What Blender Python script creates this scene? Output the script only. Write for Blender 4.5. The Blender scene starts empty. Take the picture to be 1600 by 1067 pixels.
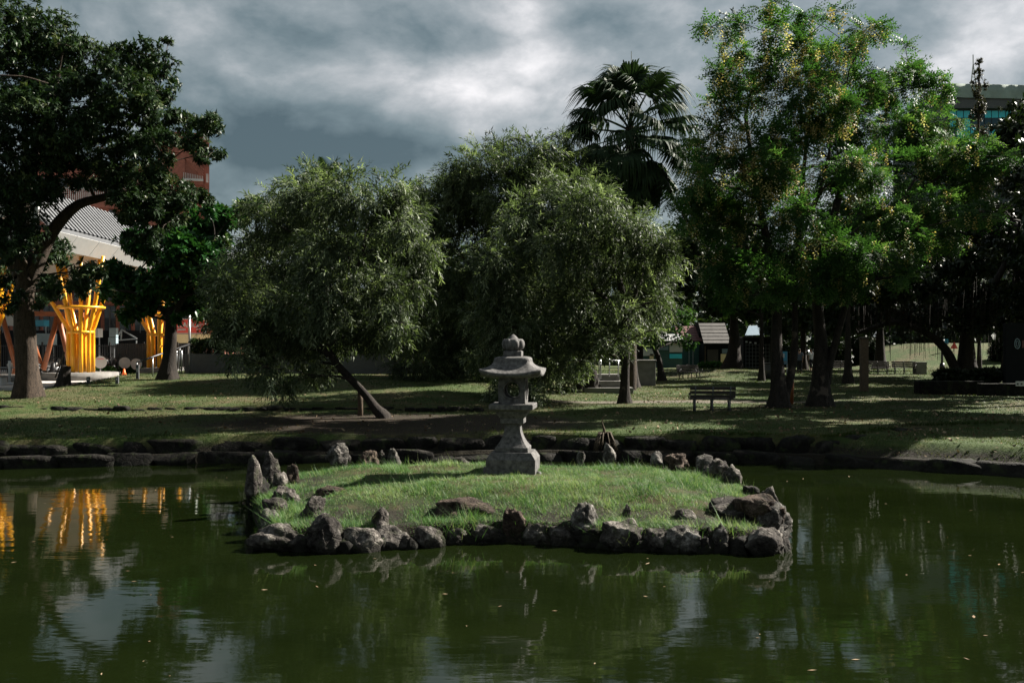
import bpy, bmesh, math, random
import numpy as np
from mathutils import Vector, Matrix, noise as mnoise

random.seed(7)
RNG = np.random.default_rng(11)
SC = bpy.context.scene
COL = SC.collection

# ------------------------------------------------------------------ camera, sky, sun, exposure
F = 1555.0                    # focal length in photograph pixels
CAMH = 3.0
HZ = 540.0
cam = bpy.data.cameras.new('camera')
cam.sensor_width = 36.0
cam.lens = 36.0 * F / 1600.0
cam.shift_y = (HZ - 533.5) / 1600.0
cam.clip_start = 0.1
cam.clip_end = 6000.0
camo = bpy.data.objects.new('camera', cam)
COL.objects.link(camo)
camo.location = (0, 0, CAMH)
camo.rotation_euler = (math.pi / 2, 0, 0)
SC.camera = camo

SUN_EL = math.radians(38.0)
SUN_AZ = math.radians(65.0)               # measured from +Y towards +X
sun_dir = Vector((math.sin(SUN_AZ) * math.cos(SUN_EL), math.cos(SUN_AZ) * math.cos(SUN_EL), math.sin(SUN_EL)))
sl = bpy.data.lights.new('sun', 'SUN')
sl.energy = 5.0
sl.angle = math.radians(0.53)
sl.color = (1.0, 0.94, 0.84)
so = bpy.data.objects.new('sun', sl)
COL.objects.link(so)
so.rotation_euler = (-sun_dir).to_track_quat('-Z', 'Y').to_euler()

SC.view_settings.view_transform = 'Standard'
SC.view_settings.look = 'None'
SC.view_settings.exposure = 1.9
SC.view_settings.gamma = 1.0
SC.view_settings.use_curve_mapping = False


class NT:
    """small helper to wire shader nodes"""
    def __init__(self, tree):
        self.t = tree
        self.t.nodes.clear()

    def n(self, typ, **kw):
        nd = self.t.nodes.new(typ)
        for k, v in kw.items():
            if k.startswith('_'):
                setattr(nd, k[1:], v)
            else:
                key = int(k[1:]) if (k[0] == 'i' and k[1:].isdigit()) else k
                s = nd.inputs[key]
                if hasattr(v, 'is_output'):
                    self.t.links.new(v, s)
                else:
                    s.default_value = v
        return nd

    def link(self, a, b):
        self.t.links.new(a, b)

    def math(self, op, a, b=0.0, c=0.0, clamp=False):
        nd = self.t.nodes.new('ShaderNodeMath')
        nd.operation = op
        nd.use_clamp = clamp
        for i, v in enumerate((a, b, c)):
            if hasattr(v, 'is_output'):
                self.t.links.new(v, nd.inputs[i])
            else:
                nd.inputs[i].default_value = v
        return nd.outputs[0]

    def vmath(self, op, a, b=(0, 0, 0)):
        nd = self.t.nodes.new('ShaderNodeVectorMath')
        nd.operation = op
        for i, v in enumerate((a, b)):
            if hasattr(v, 'is_output'):
                self.t.links.new(v, nd.inputs[i])
            else:
                nd.inputs[i].default_value = v
        return nd.outputs['Value'] if op in ('DOT_PRODUCT', 'LENGTH', 'DISTANCE') else nd.outputs[0]

    def noise(self, vec, scale, detail=4.0, rough=0.55, dist=0.0):
        nd = self.t.nodes.new('ShaderNodeTexNoise')
        if vec is not None:
            self.t.links.new(vec, nd.inputs['Vector'])
        nd.inputs['Scale'].default_value = scale
        nd.inputs['Detail'].default_value = detail
        nd.inputs['Roughness'].default_value = rough
        nd.inputs['Distortion'].default_value = dist
        return nd.outputs['Fac']

    def ramp(self, fac, stops, interp='LINEAR'):
        nd = self.t.nodes.new('ShaderNodeValToRGB')
        cr = nd.color_ramp
        cr.interpolation = interp
        while len(cr.elements) < len(stops):
            cr.elements.new(0.5)
        for e, (p, c) in zip(cr.elements, stops):
            e.position = p
            e.color = (c[0], c[1], c[2], 1.0) if not isinstance(c, (int, float)) else (c, c, c, 1.0)
        self.t.links.new(fac, nd.inputs[0])
        return nd.outputs[0]

    def mix(self, fac, a, b, blend='MIX'):
        nd = self.t.nodes.new('ShaderNodeMix')
        nd.data_type = 'RGBA'
        nd.blend_type = blend
        for s, v in ((nd.inputs[0], fac), (nd.inputs[6], a), (nd.inputs[7], b)):
            if hasattr(v, 'is_output'):
                self.t.links.new(v, s)
            elif isinstance(v, (int, float)):
                s.default_value = v
            else:
                s.default_value = (v[0], v[1], v[2], 1.0)
        return nd.outputs[2]


def build_world():
    w = bpy.data.worlds.new('World')
    SC.world = w
    w.use_nodes = True
    k = NT(w.node_tree)
    out = k.n('ShaderNodeOutputWorld')
    sky = k.n('ShaderNodeTexSky', _sky_type='NISHITA', _sun_disc=False, _sun_elevation=SUN_EL,
              _sun_rotation=SUN_AZ)
    tc = k.n('ShaderNodeTexCoord')
    d = k.vmath('NORMALIZE', tc.outputs['Generated'])
    sep = k.n('ShaderNodeSeparateXYZ', i0=d)
    # cloud cover: noise over the sky dome, flattened towards the horizon
    base = k.vmath('MULTIPLY', d, (1.0, 1.0, 1.75))
    warp = k.t.nodes.new('ShaderNodeTexNoise')
    k.link(base, warp.inputs['Vector'])
    warp.inputs['Scale'].default_value = 4.0
    warp.inputs['Detail'].default_value = 3.0
    wv = k.vmath('SCALE', k.vmath('SUBTRACT', warp.outputs['Color'], (0.5, 0.5, 0.5)))
    wv.node.inputs['Scale'].default_value = 0.07
    p = k.vmath('ADD', base, wv)
    n1 = k.noise(p, 3.4, 10.0, 0.58, 0.0)
    n2 = k.noise(p, 9.0, 10.0, 0.62, 0.0)
    # billows: folded noise gives rounded cloud edges
    n3 = k.math('MULTIPLY', k.math('ABSOLUTE', k.math('SUBTRACT', k.noise(p, 6.0, 6.0, 0.5, 0.0), 0.5)), 2.0)
    dens = k.math('ADD', k.math('ADD', k.math('MULTIPLY', n1, 0.62), k.math('MULTIPLY', n2, 0.36)), k.math('MULTIPLY', n3, 0.30))
    dens = k.math('SUBTRACT', dens, 0.055)
    # the big shapes of this cloud cover, as soft masses at given directions, edges torn by the noise above
    d2 = k.vmath('ADD', d, k.vmath('MULTIPLY', wv, (1.0, 1.0, 0.8)))

    def mass(px, py, rx, ry, amount):
        vv = Vector(((px - 800) / F, 1.0, (HZ - py) / F)).normalized()
        df = k.vmath('SUBTRACT', d2, tuple(vv))
        df = k.vmath('MULTIPLY', df, (F / rx, F / 700.0, F / ry))
        ln = k.vmath('LENGTH', df)
        g = k.math('POWER', 2.718, k.math('MULTIPLY', k.math('MULTIPLY', ln, ln), -1.0))
        return k.math('MULTIPLY', g, amount)
    tot = dens
    for a in ((680, 140, 130, 45, 0.17), (820, 30, 60, 60, 0.14), (560, 245, 190, 45, -0.16), (560, 45, 170, 40, -0.11),
              (900, 60, 70, 70, -0.10), (1000, 120, 120, 60, 0.06), (1530, 90, 120, 70, 0.16), (430, 210, 120, 50, -0.07),
              (330, 80, 90, 60, 0.05), (1440, 20, 80, 50, -0.05)):
        tot = k.math('ADD', tot, mass(*a))
    cl = k.ramp(tot, [(0.28, (0.020, 0.030, 0.033)), (0.40, (0.044, 0.058, 0.062)), (0.50, (0.082, 0.094, 0.098)),
                      (0.59, (0.140, 0.145, 0.148)), (0.72, (0.27, 0.262, 0.262))])
    skys = k.vmath('SCALE', sky.outputs[0])
    skys.node.inputs['Scale'].default_value = 0.06
    col = k.mix(0.94, skys, cl)
    bg = k.n('ShaderNodeBackground', Color=col, Strength=1.0)
    k.link(bg.outputs[0], out.inputs[0])


build_world()


# ------------------------------------------------------------------ geometry helpers
def P(px, py, d):
    return Vector(((px - 800.0) / F * d, d, CAMH - (py - HZ) / F * d))


def PX(px, d):
    return (px - 800.0) / F * d


def PZ(py, d):
    return CAMH - (py - HZ) / F * d


def mesh_np(name, verts, faces, smooth=False, var=None):
    """verts (N,3), faces (M,k) all of one size"""
    verts = np.asarray(verts, dtype=np.float32)
    faces = np.asarray(faces, dtype=np.int32)
    me = bpy.data.meshes.new(name)
    k = faces.shape[1]
    me.vertices.add(len(verts))
    me.vertices.foreach_set('co', verts.ravel())
    me.loops.add(faces.size)
    me.loops.foreach_set('vertex_index', faces.ravel())
    me.polygons.add(len(faces))
    me.polygons.foreach_set('loop_start', np.arange(0, faces.size, k, dtype=np.int32))
    me.polygons.foreach_set('loop_total', np.full(len(faces), k, dtype=np.int32))
    if smooth:
        me.polygons.foreach_set('use_smooth', np.ones(len(faces), dtype=bool))
    if var is not None:
        at = me.attributes.new('var', 'FLOAT', 'POINT')
        at.data.foreach_set('value', np.asarray(var, dtype=np.float32))
    me.update()
    return me


def obj(name, me, mat=None, parent=None, loc=None):
    o = bpy.data.objects.new(name, me)
    COL.objects.link(o)
    if mat is not None and me is not None and len(me.materials) == 0:
        me.materials.append(mat)
    if parent is not None:
        o.parent = parent
    if loc is not None:
        o.location = loc
    return o


def tag(o, label, cat, group=None):
    o['label'] = label
    o['category'] = cat
    if group:
        o['group'] = group
    return o


def thing(name, label, cat, loc=(0, 0, 0), rotz=0.0, group=None):
    o = bpy.data.objects.new(name, None)
    COL.objects.link(o)
    o.empty_display_size = 0.2
    o.location = loc
    o.rotation_euler = (0, 0, rotz)
    return tag(o, label, cat, group)


def copy_tree(o, parent=None):
    c = o.copy()
    COL.objects.link(c)
    c.parent = parent
    for ch in list(o.children):
        copy_tree(ch, c)
    return c


class MB:
    """collects boxes, bars and tubes into one mesh (triangles and quads)"""
    def __init__(self):
        self.bm = bmesh.new()

    def box(self, c, s, rot=None, bevel=0.0):
        m = Matrix.Translation(c)
        if rot is not None:
            m = m @ rot.to_4x4()
        m = m @ Matrix.Diagonal((s[0], s[1], s[2], 1.0))
        r = bmesh.ops.create_cube(self.bm, size=1.0, matrix=m)
        if bevel > 0:
            ed = list({e for v in r['verts'] for e in v.link_edges})
            bmesh.ops.bevel(self.bm, geom=ed, offset=bevel, segments=2, affect='EDGES', profile=0.6)
        return self

    def bar(self, a, b, w, h=None):
        a, b = Vector(a), Vector(b)
        dv = b - a
        rot = dv.to_track_quat('X', 'Z').to_matrix()
        return self.box((a + b) / 2, (dv.length, w, h or w), rot)

    def tube(self, pts, rad, sides=10, caps=True):
        v, f = tube_np([Vector(p) for p in pts], rad if isinstance(rad, (list, tuple)) else [rad] * len(pts), sides)
        vs = [self.bm.verts.new(p) for p in v]
        for q in f:
            self.bm.faces.new([vs[i] for i in q]).smooth = True
        if caps:
            n = sides
            self.bm.faces.new([vs[i] for i in range(n)][::-1])
            self.bm.faces.new([vs[len(vs) - n + i] for i in range(n)])
        return self

    def cyl(self, c, r, h, r2=None, sides=20):
        c = Vector(c)
        return self.tube([c, c + Vector((0, 0, h))], [r, r if r2 is None else r2], sides)

    def poly(self, pts):
        self.bm.faces.new([self.bm.verts.new(p) for p in pts])
        return self

    def disc(self, c, r, axis, thick, sides=24):
        c, ax = Vector(c), Vector(axis).normalized()
        return self.tube([c - ax * thick / 2, c + ax * thick / 2], [r, r], sides)

    def build(self, name, mat, parent=None, loc=None):
        bmesh.ops.recalc_face_normals(self.bm, faces=self.bm.faces)
        me = bpy.data.meshes.new(name)
        self.bm.to_mesh(me)
        self.bm.free()
        return obj(name, me, mat, parent, loc)


def tube_np(pts, radii, sides=6, lobes=None):
    n = len(pts)
    verts = []
    prev = None
    ang = [2 * math.pi * i / sides for i in range(sides)]
    for i in range(n):
        if i == 0:
            t = pts[1] - pts[0]
        elif i == n - 1:
            t = pts[-1] - pts[-2]
        else:
            t = pts[i + 1] - pts[i - 1]
        if t.length < 1e-9:
            t = Vector((0, 0, 1))
        t.normalize()
        if prev is None:
            a = Vector((1, 0, 0)) if abs(t.x) < 0.8 else Vector((0, 1, 0))
            u = (a - t * a.dot(t)).normalized()
        else:
            u = prev - t * prev.dot(t)
            if u.length < 1e-6:
                u = t.orthogonal()
            u.normalize()
        prev = u
        w = t.cross(u)
        for j, a in enumerate(ang):
            r = radii[i]
            if lobes is not None:
                r *= lobes(i, a)
            verts.append(pts[i] + (u * math.cos(a) + w * math.sin(a)) * r)
    faces = []
    for i in range(n - 1):
        for j in range(sides):
            k = (j + 1) % sides
            faces.append((i * sides + j, i * sides + k, (i + 1) * sides + k, (i + 1) * sides + j))
    return verts, faces


def lerp(a, b, t):
    return a + (b - a) * t


def sstep(a, b, x):
    t = np.clip((np.asarray(x, dtype=float) - a) / (b - a), 0, 1)
    return t * t * (3 - 2 * t)


# value noise on numpy arrays (2-D)
_perm = np.random.default_rng(3).random((256, 256))


def vnoise(x, y):
    x = np.asarray(x, dtype=float)
    y = np.asarray(y, dtype=float)
    xi = np.floor(x).astype(int)
    yi = np.floor(y).astype(int)
    fx = x - xi
    fy = y - yi
    fx = fx * fx * (3 - 2 * fx)
    fy = fy * fy * (3 - 2 * fy)
    a = _perm[xi % 256, yi % 256]
    b = _perm[(xi + 1) % 256, yi % 256]
    c = _perm[xi % 256, (yi + 1) % 256]
    d = _perm[(xi + 1) % 256, (yi + 1) % 256]
    return (a * (1 - fx) + b * fx) * (1 - fy) + (c * (1 - fx) + d * fx) * fy


def fbm(x, y, o=4):
    s = 0
    a = 0.5
    for i in range(o):
        s = s + a * vnoise(x * 2 ** i + 17.3 * i, y * 2 ** i + 5.1 * i)
        a *= 0.5
    return s / (1 - 0.5 ** o)


# ------------------------------------------------------------------ materials
def new_mat(name):
    m = bpy.data.materials.new(name)
    m.use_nodes = True
    k = NT(m.node_tree)
    out = k.n('ShaderNodeOutputMaterial')
    return m, k, out


def simple(name, col, rough=0.6, metal=0.0, var=0.25, scale=6.0, bump=0.15, bscale=40.0, spec=0.5, grime=0.0):
    m, k, out = new_mat(name)
    tc = k.n('ShaderNodeTexCoord')
    ob = tc.outputs['Object']
    n = k.noise(ob, scale, 5, 0.6)
    lo = tuple(c * (1 - var) for c in col)
    hi = tuple(min(1, c * (1 + var)) for c in col)
    c = k.ramp(n, [(0.3, lo), (0.7, hi)])
    if grime > 0:
        g = k.ramp(k.noise(ob, scale * 0.4, 6, 0.7, 0.4), [(0.45, 0.0), (0.75, 1.0)])
        c = k.mix(k.math('MULTIPLY', g, grime), c, tuple(x * 0.35 for x in col))
    bn = k.noise(ob, bscale, 4, 0.6)
    bp = k.n('ShaderNodeBump', Strength=bump, Distance=0.02, Height=bn)
    b = k.n('ShaderNodeBsdfPrincipled', Roughness=rough, Metallic=metal)
    k.link(c, b.inputs['Base Color'])
    b.inputs['Specular IOR Level'].default_value = spec
    k.link(bp.outputs[0], b.inputs['Normal'])
    k.link(b.outputs[0], out.inputs[0])
    return m


def leaf_mat(name, c1, c2, c3=None, rough=0.42, trans=0.28, spec=0.5):
    """leaf colour varies from leaf to leaf by the attribute 'var'"""
    m, k, out = new_mat(name)
    at = k.n('ShaderNodeAttribute', _attribute_name='var')
    stops = [(0.0, c1), (0.75, c2)] + ([(1.0, c3)] if c3 else [])
    c = k.ramp(at.outputs['Fac'], stops)
    b = k.n('ShaderNodeBsdfPrincipled', Roughness=rough)
    k.link(c, b.inputs['Base Color'])
    b.inputs['Specular IOR Level'].default_value = spec * 0.3
    t = k.n('ShaderNodeBsdfTranslucent')
    k.link(k.mix(1.0, c, (1.0, 1.15, 0.55), 'MULTIPLY'), t.inputs[0])
    mx = k.n('ShaderNodeMixShader', Fac=trans)
    k.link(b.outputs[0], mx.inputs[1])
    k.link(t.outputs[0], mx.inputs[2])
    k.link(mx.outputs[0], out.inputs[0])
    return m


def rock_mat(name, dark, mid, light, moss=0.3, scale=3.0, bump=1.0, wet=True):
    m, k, out = new_mat(name)
    geo = k.n('ShaderNodeNewGeometry')
    pos = geo.outputs['Position']
    oi = k.n('ShaderNodeObjectInfo')
    off = k.vmath('ADD', pos, k.vmath('SCALE', k.n('ShaderNodeCombineXYZ', X=oi.outputs['Random'], Y=oi.outputs['Random'], Z=0.0).outputs[0]))
    off.node.inputs[1].links[0].from_node.inputs['Scale'].default_value = 50.0
    n1 = k.noise(off, scale, 8, 0.65, 0.6)
    n2 = k.noise(off, scale * 5, 6, 0.7, 0.3)
    f = k.math('ADD', k.math('MULTIPLY', n1, 0.62), k.math('MULTIPLY', n2, 0.38))
    c = k.ramp(f, [(0.40, dark), (0.52, mid), (0.63, light), (0.76, tuple(min(1, x * 1.3) for x in light))])
    tint = k.math('ADD', k.math('MULTIPLY', oi.outputs['Random'], 0.5), 0.75)
    c = k.mix(1.0, c, k.n('ShaderNodeCombineXYZ', X=tint, Y=tint, Z=tint).outputs[0], 'MULTIPLY')
    ms = k.ramp(k.noise(off, scale * 1.7, 5, 0.6), [(0.52, 0.0), (0.66, 1.0)])
    c = k.mix(k.math('MULTIPLY', ms, moss), c, (0.030, 0.042, 0.012))
    rough = 0.85
    if wet:
        sp = k.n('ShaderNodeSeparateXYZ', i0=pos)
        zz = k.math('ADD', sp.outputs[2], k.math('MULTIPLY', n2, 0.10))
        wetf = k.ramp(k.math('MULTIPLY', zz, 1.0), [(0.08, 1.0), (0.20, 0.0)])
        c = k.mix(k.math('MULTIPLY', wetf, 0.75), c, (0.012, 0.012, 0.009))
    h = k.math('ADD', n1, k.math('MULTIPLY', n2, 0.6))
    vor = k.t.nodes.new('ShaderNodeTexVoronoi')
    vor.feature = 'DISTANCE_TO_EDGE'
    k.link(off, vor.inputs['Vector'])
    vor.inputs['Scale'].default_value = scale * 2.2
    h = k.math('ADD', h, k.math('MULTIPLY', k.math('MINIMUM', vor.outputs['Distance'], 0.12), 1.2))
    bp = k.n('ShaderNodeBump', Strength=bump, Distance=0.08, Height=h)
    b = k.n('ShaderNodeBsdfPrincipled', Roughness=rough)
    k.link(c, b.inputs['Base Color'])
    b.inputs['Specular IOR Level'].default_value = 0.12
    k.link(bp.outputs[0], b.inputs['Normal'])
    k.link(b.outputs[0], out.inputs[0])
    return m


def bark_mat(name, dark, light, scale=5.0, bump=0.9, patch=None):
    m, k, out = new_mat(name)
    geo = k.n('ShaderNodeNewGeometry')
    p = k.vmath('MULTIPLY', geo.outputs['Position'], (1.0, 1.0, 0.32))
    n1 = k.noise(p, scale, 7, 0.65, 0.5)
    n2 = k.noise(p, scale * 4.5, 5, 0.7)
    f = k.math('ADD', k.math('MULTIPLY', n1, 0.5), k.math('MULTIPLY', n2, 0.5))
    c = k.ramp(f, [(0.38, dark), (0.62, light)])
    if patch:
        q = k.ramp(k.noise(geo.outputs['Position'], 1.8, 4, 0.6), [(0.60, 0.0), (0.66, 1.0)])
        c = k.mix(q, c, patch)
    bp = k.n('ShaderNodeBump', Strength=bump, Distance=0.06, Height=f)
    b = k.n('ShaderNodeBsdfPrincipled', Roughness=0.9)
    b.inputs['Specular IOR Level'].default_value = 0.25
    k.link(c, b.inputs['Base Color'])
    k.link(bp.outputs[0], b.inputs['Normal'])
    k.link(b.outputs[0], out.inputs[0])
    return m


def ground_mat(name, greens, browns, bscale=1.0, brown_amt=0.5, patches=(), mud=True):
    m, k, out = new_mat(name)
    geo = k.n('ShaderNodeNewGeometry')
    pos = geo.outputs['Position']
    n1 = k.noise(pos, 0.35, 5, 0.6)
    n2 = k.noise(pos, 2.3, 6, 0.65)
    n3 = k.noise(pos, 22.0, 4, 0.7)
    g = k.ramp(k.math('ADD', k.math('MULTIPLY', n2, 0.5), k.math('MULTIPLY', n3, 0.5)), [(0.35, greens[0]), (0.65, greens[1])])
    br = k.ramp(n3, [(0.35, browns[0]), (0.65, browns[1])])
    f = k.ramp(k.math('ADD', k.math('MULTIPLY', n1, 0.55), k.math('MULTIPLY', n2, 0.45)), [(0.5 - 0.12 * brown_amt, 0.0), (0.66 - 0.1 * brown_amt, 1.0)])
    c = k.mix(f, g, br)
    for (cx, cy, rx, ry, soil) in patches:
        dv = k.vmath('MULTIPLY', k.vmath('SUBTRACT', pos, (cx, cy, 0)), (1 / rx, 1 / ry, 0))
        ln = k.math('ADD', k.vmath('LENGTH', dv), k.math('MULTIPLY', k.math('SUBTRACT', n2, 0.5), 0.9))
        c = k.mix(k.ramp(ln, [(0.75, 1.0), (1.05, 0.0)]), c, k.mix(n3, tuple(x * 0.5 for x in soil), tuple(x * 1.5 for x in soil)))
    if mud:
        zz = k.math('ADD', k.n('ShaderNodeSeparateXYZ', i0=pos).outputs[2], k.math('MULTIPLY', k.math('SUBTRACT', n2, 0.5), 0.25))
        c = k.mix(k.ramp(zz, [(0.36, 1.0), (0.52, 0.0)]), c, k.mix(n3, (0.008, 0.007, 0.005), (0.028, 0.024, 0.017)))
    bp = k.n('ShaderNodeBump', Strength=0.8, Distance=0.06, Height=k.math('ADD', n3, k.math('MULTIPLY', n2, 0.8)))
    b = k.n('ShaderNodeBsdfPrincipled', Roughness=0.95)
    b.inputs['Specular IOR Level'].default_value = 0.15
    k.link(c, b.inputs['Base Color'])
    k.link(bp.outputs[0], b.inputs['Normal'])
    k.link(b.outputs[0], out.inputs[0])
    return m


def water_mat():
    m, k, out = new_mat('pond_water')
    geo = k.n('ShaderNodeNewGeometry')
    pos = geo.outputs['Position']
    a = k.noise(k.vmath('MULTIPLY', pos, (0.55, 1.6, 1)), 1.5, 3, 0.5)
    b2 = k.noise(k.vmath('MULTIPLY', pos, (1.0, 2.4, 1)), 6.5, 2, 0.5)
    calm = k.ramp(k.noise(pos, 0.28, 3, 0.55), [(0.38, 0.15), (0.66, 1.0)])
    h = k.math('ADD', k.math('MULTIPLY', a, 0.75), k.math('MULTIPLY', k.math('MULTIPLY', b2, 0.09), calm))
    bp = k.n('ShaderNodeBump', Strength=0.045, Distance=0.10, Height=h)
    p = k.n('ShaderNodeBsdfPrincipled', Roughness=0.035, IOR=1.34)
    murk = k.ramp(k.noise(pos, 0.45, 4, 0.6), [(0.35, (0.0033, 0.0056, 0.0013)), (0.7, (0.0054, 0.0086, 0.0020))])
    k.link(murk, p.inputs['Base Color'])
    p.inputs['Specular IOR Level'].default_value = 0.62
    k.link(bp.outputs[0], p.inputs['Normal'])
    k.link(p.outputs[0], out.inputs[0])
    return m


M = {}
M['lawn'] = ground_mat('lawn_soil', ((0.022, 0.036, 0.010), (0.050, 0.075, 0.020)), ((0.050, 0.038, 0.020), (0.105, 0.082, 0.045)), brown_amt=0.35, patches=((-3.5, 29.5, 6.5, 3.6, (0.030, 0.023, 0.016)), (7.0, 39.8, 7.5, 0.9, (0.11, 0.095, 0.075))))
M['island'] = ground_mat('island_soil', ((0.020, 0.032, 0.009), (0.040, 0.060, 0.016)), ((0.045, 0.030, 0.018), (0.085, 0.056, 0.034)), brown_amt=0.2, patches=((4.0, 15.8, 1.1, 1.3, (0.085, 0.048, 0.030)), (-0.2, 15.7, 1.2, 0.45, (0.06, 0.042, 0.028))))
M['water'] = water_mat()
M['rock'] = rock_mat('weathered_limestone', (0.012, 0.010, 0.009), (0.052, 0.046, 0.041), (0.20, 0.182, 0.162), moss=0.4)
M['rock_pale'] = rock_mat('pale_limestone', (0.014, 0.012, 0.011), (0.080, 0.074, 0.067), (0.30, 0.28, 0.258), moss=0.2, scale=3.6)
M['rock_brown'] = rock_mat('brown_rock', (0.014, 0.010, 0.008), (0.055, 0.040, 0.031), (0.17, 0.13, 0.105), moss=0.25)
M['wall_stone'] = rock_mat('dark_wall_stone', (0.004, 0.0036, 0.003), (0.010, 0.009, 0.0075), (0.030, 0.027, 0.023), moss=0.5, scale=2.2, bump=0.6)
M['granite'] = simple('grey_granite', (0.088, 0.084, 0.081), 0.85, var=0.65, scale=14, bump=0.35, bscale=70, spec=0.3, grime=0.6)
M['bark'] = bark_mat('brown_bark', (0.008, 0.006, 0.004), (0.070, 0.050, 0.036), 9.0, 1.0)
M['bark_dark'] = bark_mat('dark_bark', (0.006, 0.005, 0.004), (0.032, 0.025, 0.020), 9.0, 1.0)
M['bark_pale'] = bark_mat('patchy_bark', (0.006, 0.005, 0.004), (0.036, 0.029, 0.024), 9.0, 1.0, patch=(0.085, 0.066, 0.052))
M['twig'] = bark_mat('twig_bark', (0.020, 0.016, 0.012), (0.06, 0.048, 0.038), 9.0, 0.4)
M['leaf_big'] = leaf_mat('glossy_dark_leaf', (0.010, 0.022, 0.009), (0.028, 0.050, 0.020), (0.080, 0.095, 0.036), rough=0.42, trans=0.22)
M['leaf_broad'] = leaf_mat('large_leathery_leaf', (0.012, 0.040, 0.012), (0.026, 0.085, 0.022), (0.09, 0.12, 0.03), rough=0.34, trans=0.22)
M['leaf_feather'] = leaf_mat('grey_green_narrow_leaf', (0.022, 0.032, 0.017), (0.080, 0.106, 0.056), (0.27, 0.31, 0.20), rough=0.5, trans=0.38)
M['leaf_feather2'] = leaf_mat('dark_grey_green_narrow_leaf', (0.020, 0.030, 0.015), (0.074, 0.098, 0.048), (0.24, 0.28, 0.17), rough=0.5, trans=0.38)
M['leaf_cassia'] = leaf_mat('fresh_green_leaflet', (0.018, 0.044, 0.012), (0.046, 0.110, 0.030), (0.12, 0.19, 0.055), rough=0.5, trans=0.40)
M['petal'] = leaf_mat('faded_yellow_petal', (0.30, 0.22, 0.085), (0.52, 0.42, 0.20), (0.66, 0.58, 0.36), rough=0.6, trans=0.3)
M['leaf_back'] = leaf_mat('dark_green_leaf', (0.010, 0.020, 0.007), (0.026, 0.044, 0.014), (0.06, 0.085, 0.025), rough=0.5, trans=0.2)  # plain dark green leaf for the hedge and the trees further off
M['leaf_banyan'] = leaf_mat('dark_fig_leaf', (0.008, 0.014, 0.006), (0.018, 0.028, 0.010), (0.04, 0.05, 0.018), rough=0.45, trans=0.12)
M['leaf_olive'] = leaf_mat('brownish_green_leaf', (0.020, 0.022, 0.012), (0.045, 0.042, 0.022), (0.08, 0.065, 0.035), rough=0.5, trans=0.2)
M['palm'] = leaf_mat('palm_leaf', (0.010, 0.022, 0.010), (0.026, 0.046, 0.020), (0.07, 0.075, 0.04), rough=0.6, trans=0.15, spec=0.4)
M['palm_dry'] = leaf_mat('dry_palm_leaf', (0.06, 0.046, 0.03), (0.13, 0.10, 0.07), (0.2, 0.16, 0.11), rough=0.7, trans=0.1)
M['grass'] = leaf_mat('island_grass', (0.030, 0.078, 0.022), (0.095, 0.180, 0.064), (0.30, 0.32, 0.18), rough=0.5, trans=0.36)
M['grass_lawn'] = leaf_mat('lawn_grass', (0.022, 0.042, 0.012), (0.060, 0.088, 0.025), (0.15, 0.13, 0.062), rough=0.6, trans=0.25)
M['litter'] = leaf_mat('fallen_leaf', (0.05, 0.034, 0.02), (0.14, 0.095, 0.055), (0.28, 0.21, 0.14), rough=0.8, trans=0.05)
M['yellow'] = simple('yellow_paint', (0.78, 0.36, 0.012), 0.38, var=0.10, scale=3, bump=0.05, grime=0.4)
M['rust'] = simple('rust_orange_steel', (0.20, 0.058, 0.016), 0.5, var=0.25, scale=4, bump=0.08)
M['concrete'] = simple('weathered_concrete', (0.17, 0.162, 0.15), 0.9, var=0.25, scale=3, bump=0.3, grime=0.55)
M['paving'] = simple('pale_paving', (0.36, 0.34, 0.32), 0.85, var=0.15, scale=2, bump=0.12, grime=0.3)
M['white'] = simple('white_paint', (0.42, 0.42, 0.41), 0.5, var=0.05, scale=5, bump=0.03, grime=0.12)
M['soffit'] = simple('beige_soffit', (0.45, 0.40, 0.33), 0.7, var=0.06, scale=1, bump=0.02)
M['roofgrey'] = simple('grey_sheet_roof', (0.085, 0.088, 0.094), 0.7, var=0.12, scale=2, bump=0.03, grime=0.25)
M['roofdark'] = simple('dark_seam', (0.030, 0.031, 0.034), 0.7, var=0.2)
M['brick'] = simple('red_brown_tile_wall', (0.235, 0.082, 0.055), 0.75, var=0.18, scale=4, bump=0.1, grime=0.3)
M['glass'] = simple('dark_window_glass', (0.025, 0.032, 0.038), 0.08, var=0.2, bump=0.0)
M['teal'] = simple('teal_office_glass', (0.045, 0.46, 0.58), 0.16, var=0.18, scale=0.2, bump=0.02, bscale=2)
M['tealdark'] = simple('dark_office_glass', (0.012, 0.045, 0.065), 0.1, var=0.3, scale=0.3, bump=0.0)
M['mullion'] = simple('dark_mullion', (0.02, 0.03, 0.04), 0.5)
M['parapet'] = simple('green_grey_membrane', (0.20, 0.25, 0.215), 0.8, var=0.2, scale=0.6, bump=0.3, bscale=2, grime=0.3)
M['black'] = simple('black_metal', (0.012, 0.012, 0.013), 0.45, var=0.3, bump=0.05)
M['darkgrey'] = simple('dark_grey_metal', (0.055, 0.058, 0.062), 0.55, var=0.2, bump=0.08)
M['steel'] = simple('galvanised_steel', (0.32, 0.33, 0.34), 0.35, metal=0.7, var=0.15, bump=0.05)
M['wood'] = simple('dark_weathered_wood', (0.030, 0.024, 0.019), 0.8, var=0.4, scale=10, bump=0.35)
M['wood_post'] = simple('brown_post_wood', (0.075, 0.050, 0.030), 0.85, var=0.3, scale=8, bump=0.4)
M['signred'] = simple('red_sign_face', (0.62, 0.075, 0.055), 0.4, var=0.05, bump=0.0)
M['cream'] = simple('cream_fascia', (0.62, 0.50, 0.28), 0.55, var=0.08, bump=0.02)
M['orange'] = simple('orange_plastic', (0.80, 0.13, 0.015), 0.5, var=0.08, bump=0.02)
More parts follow.
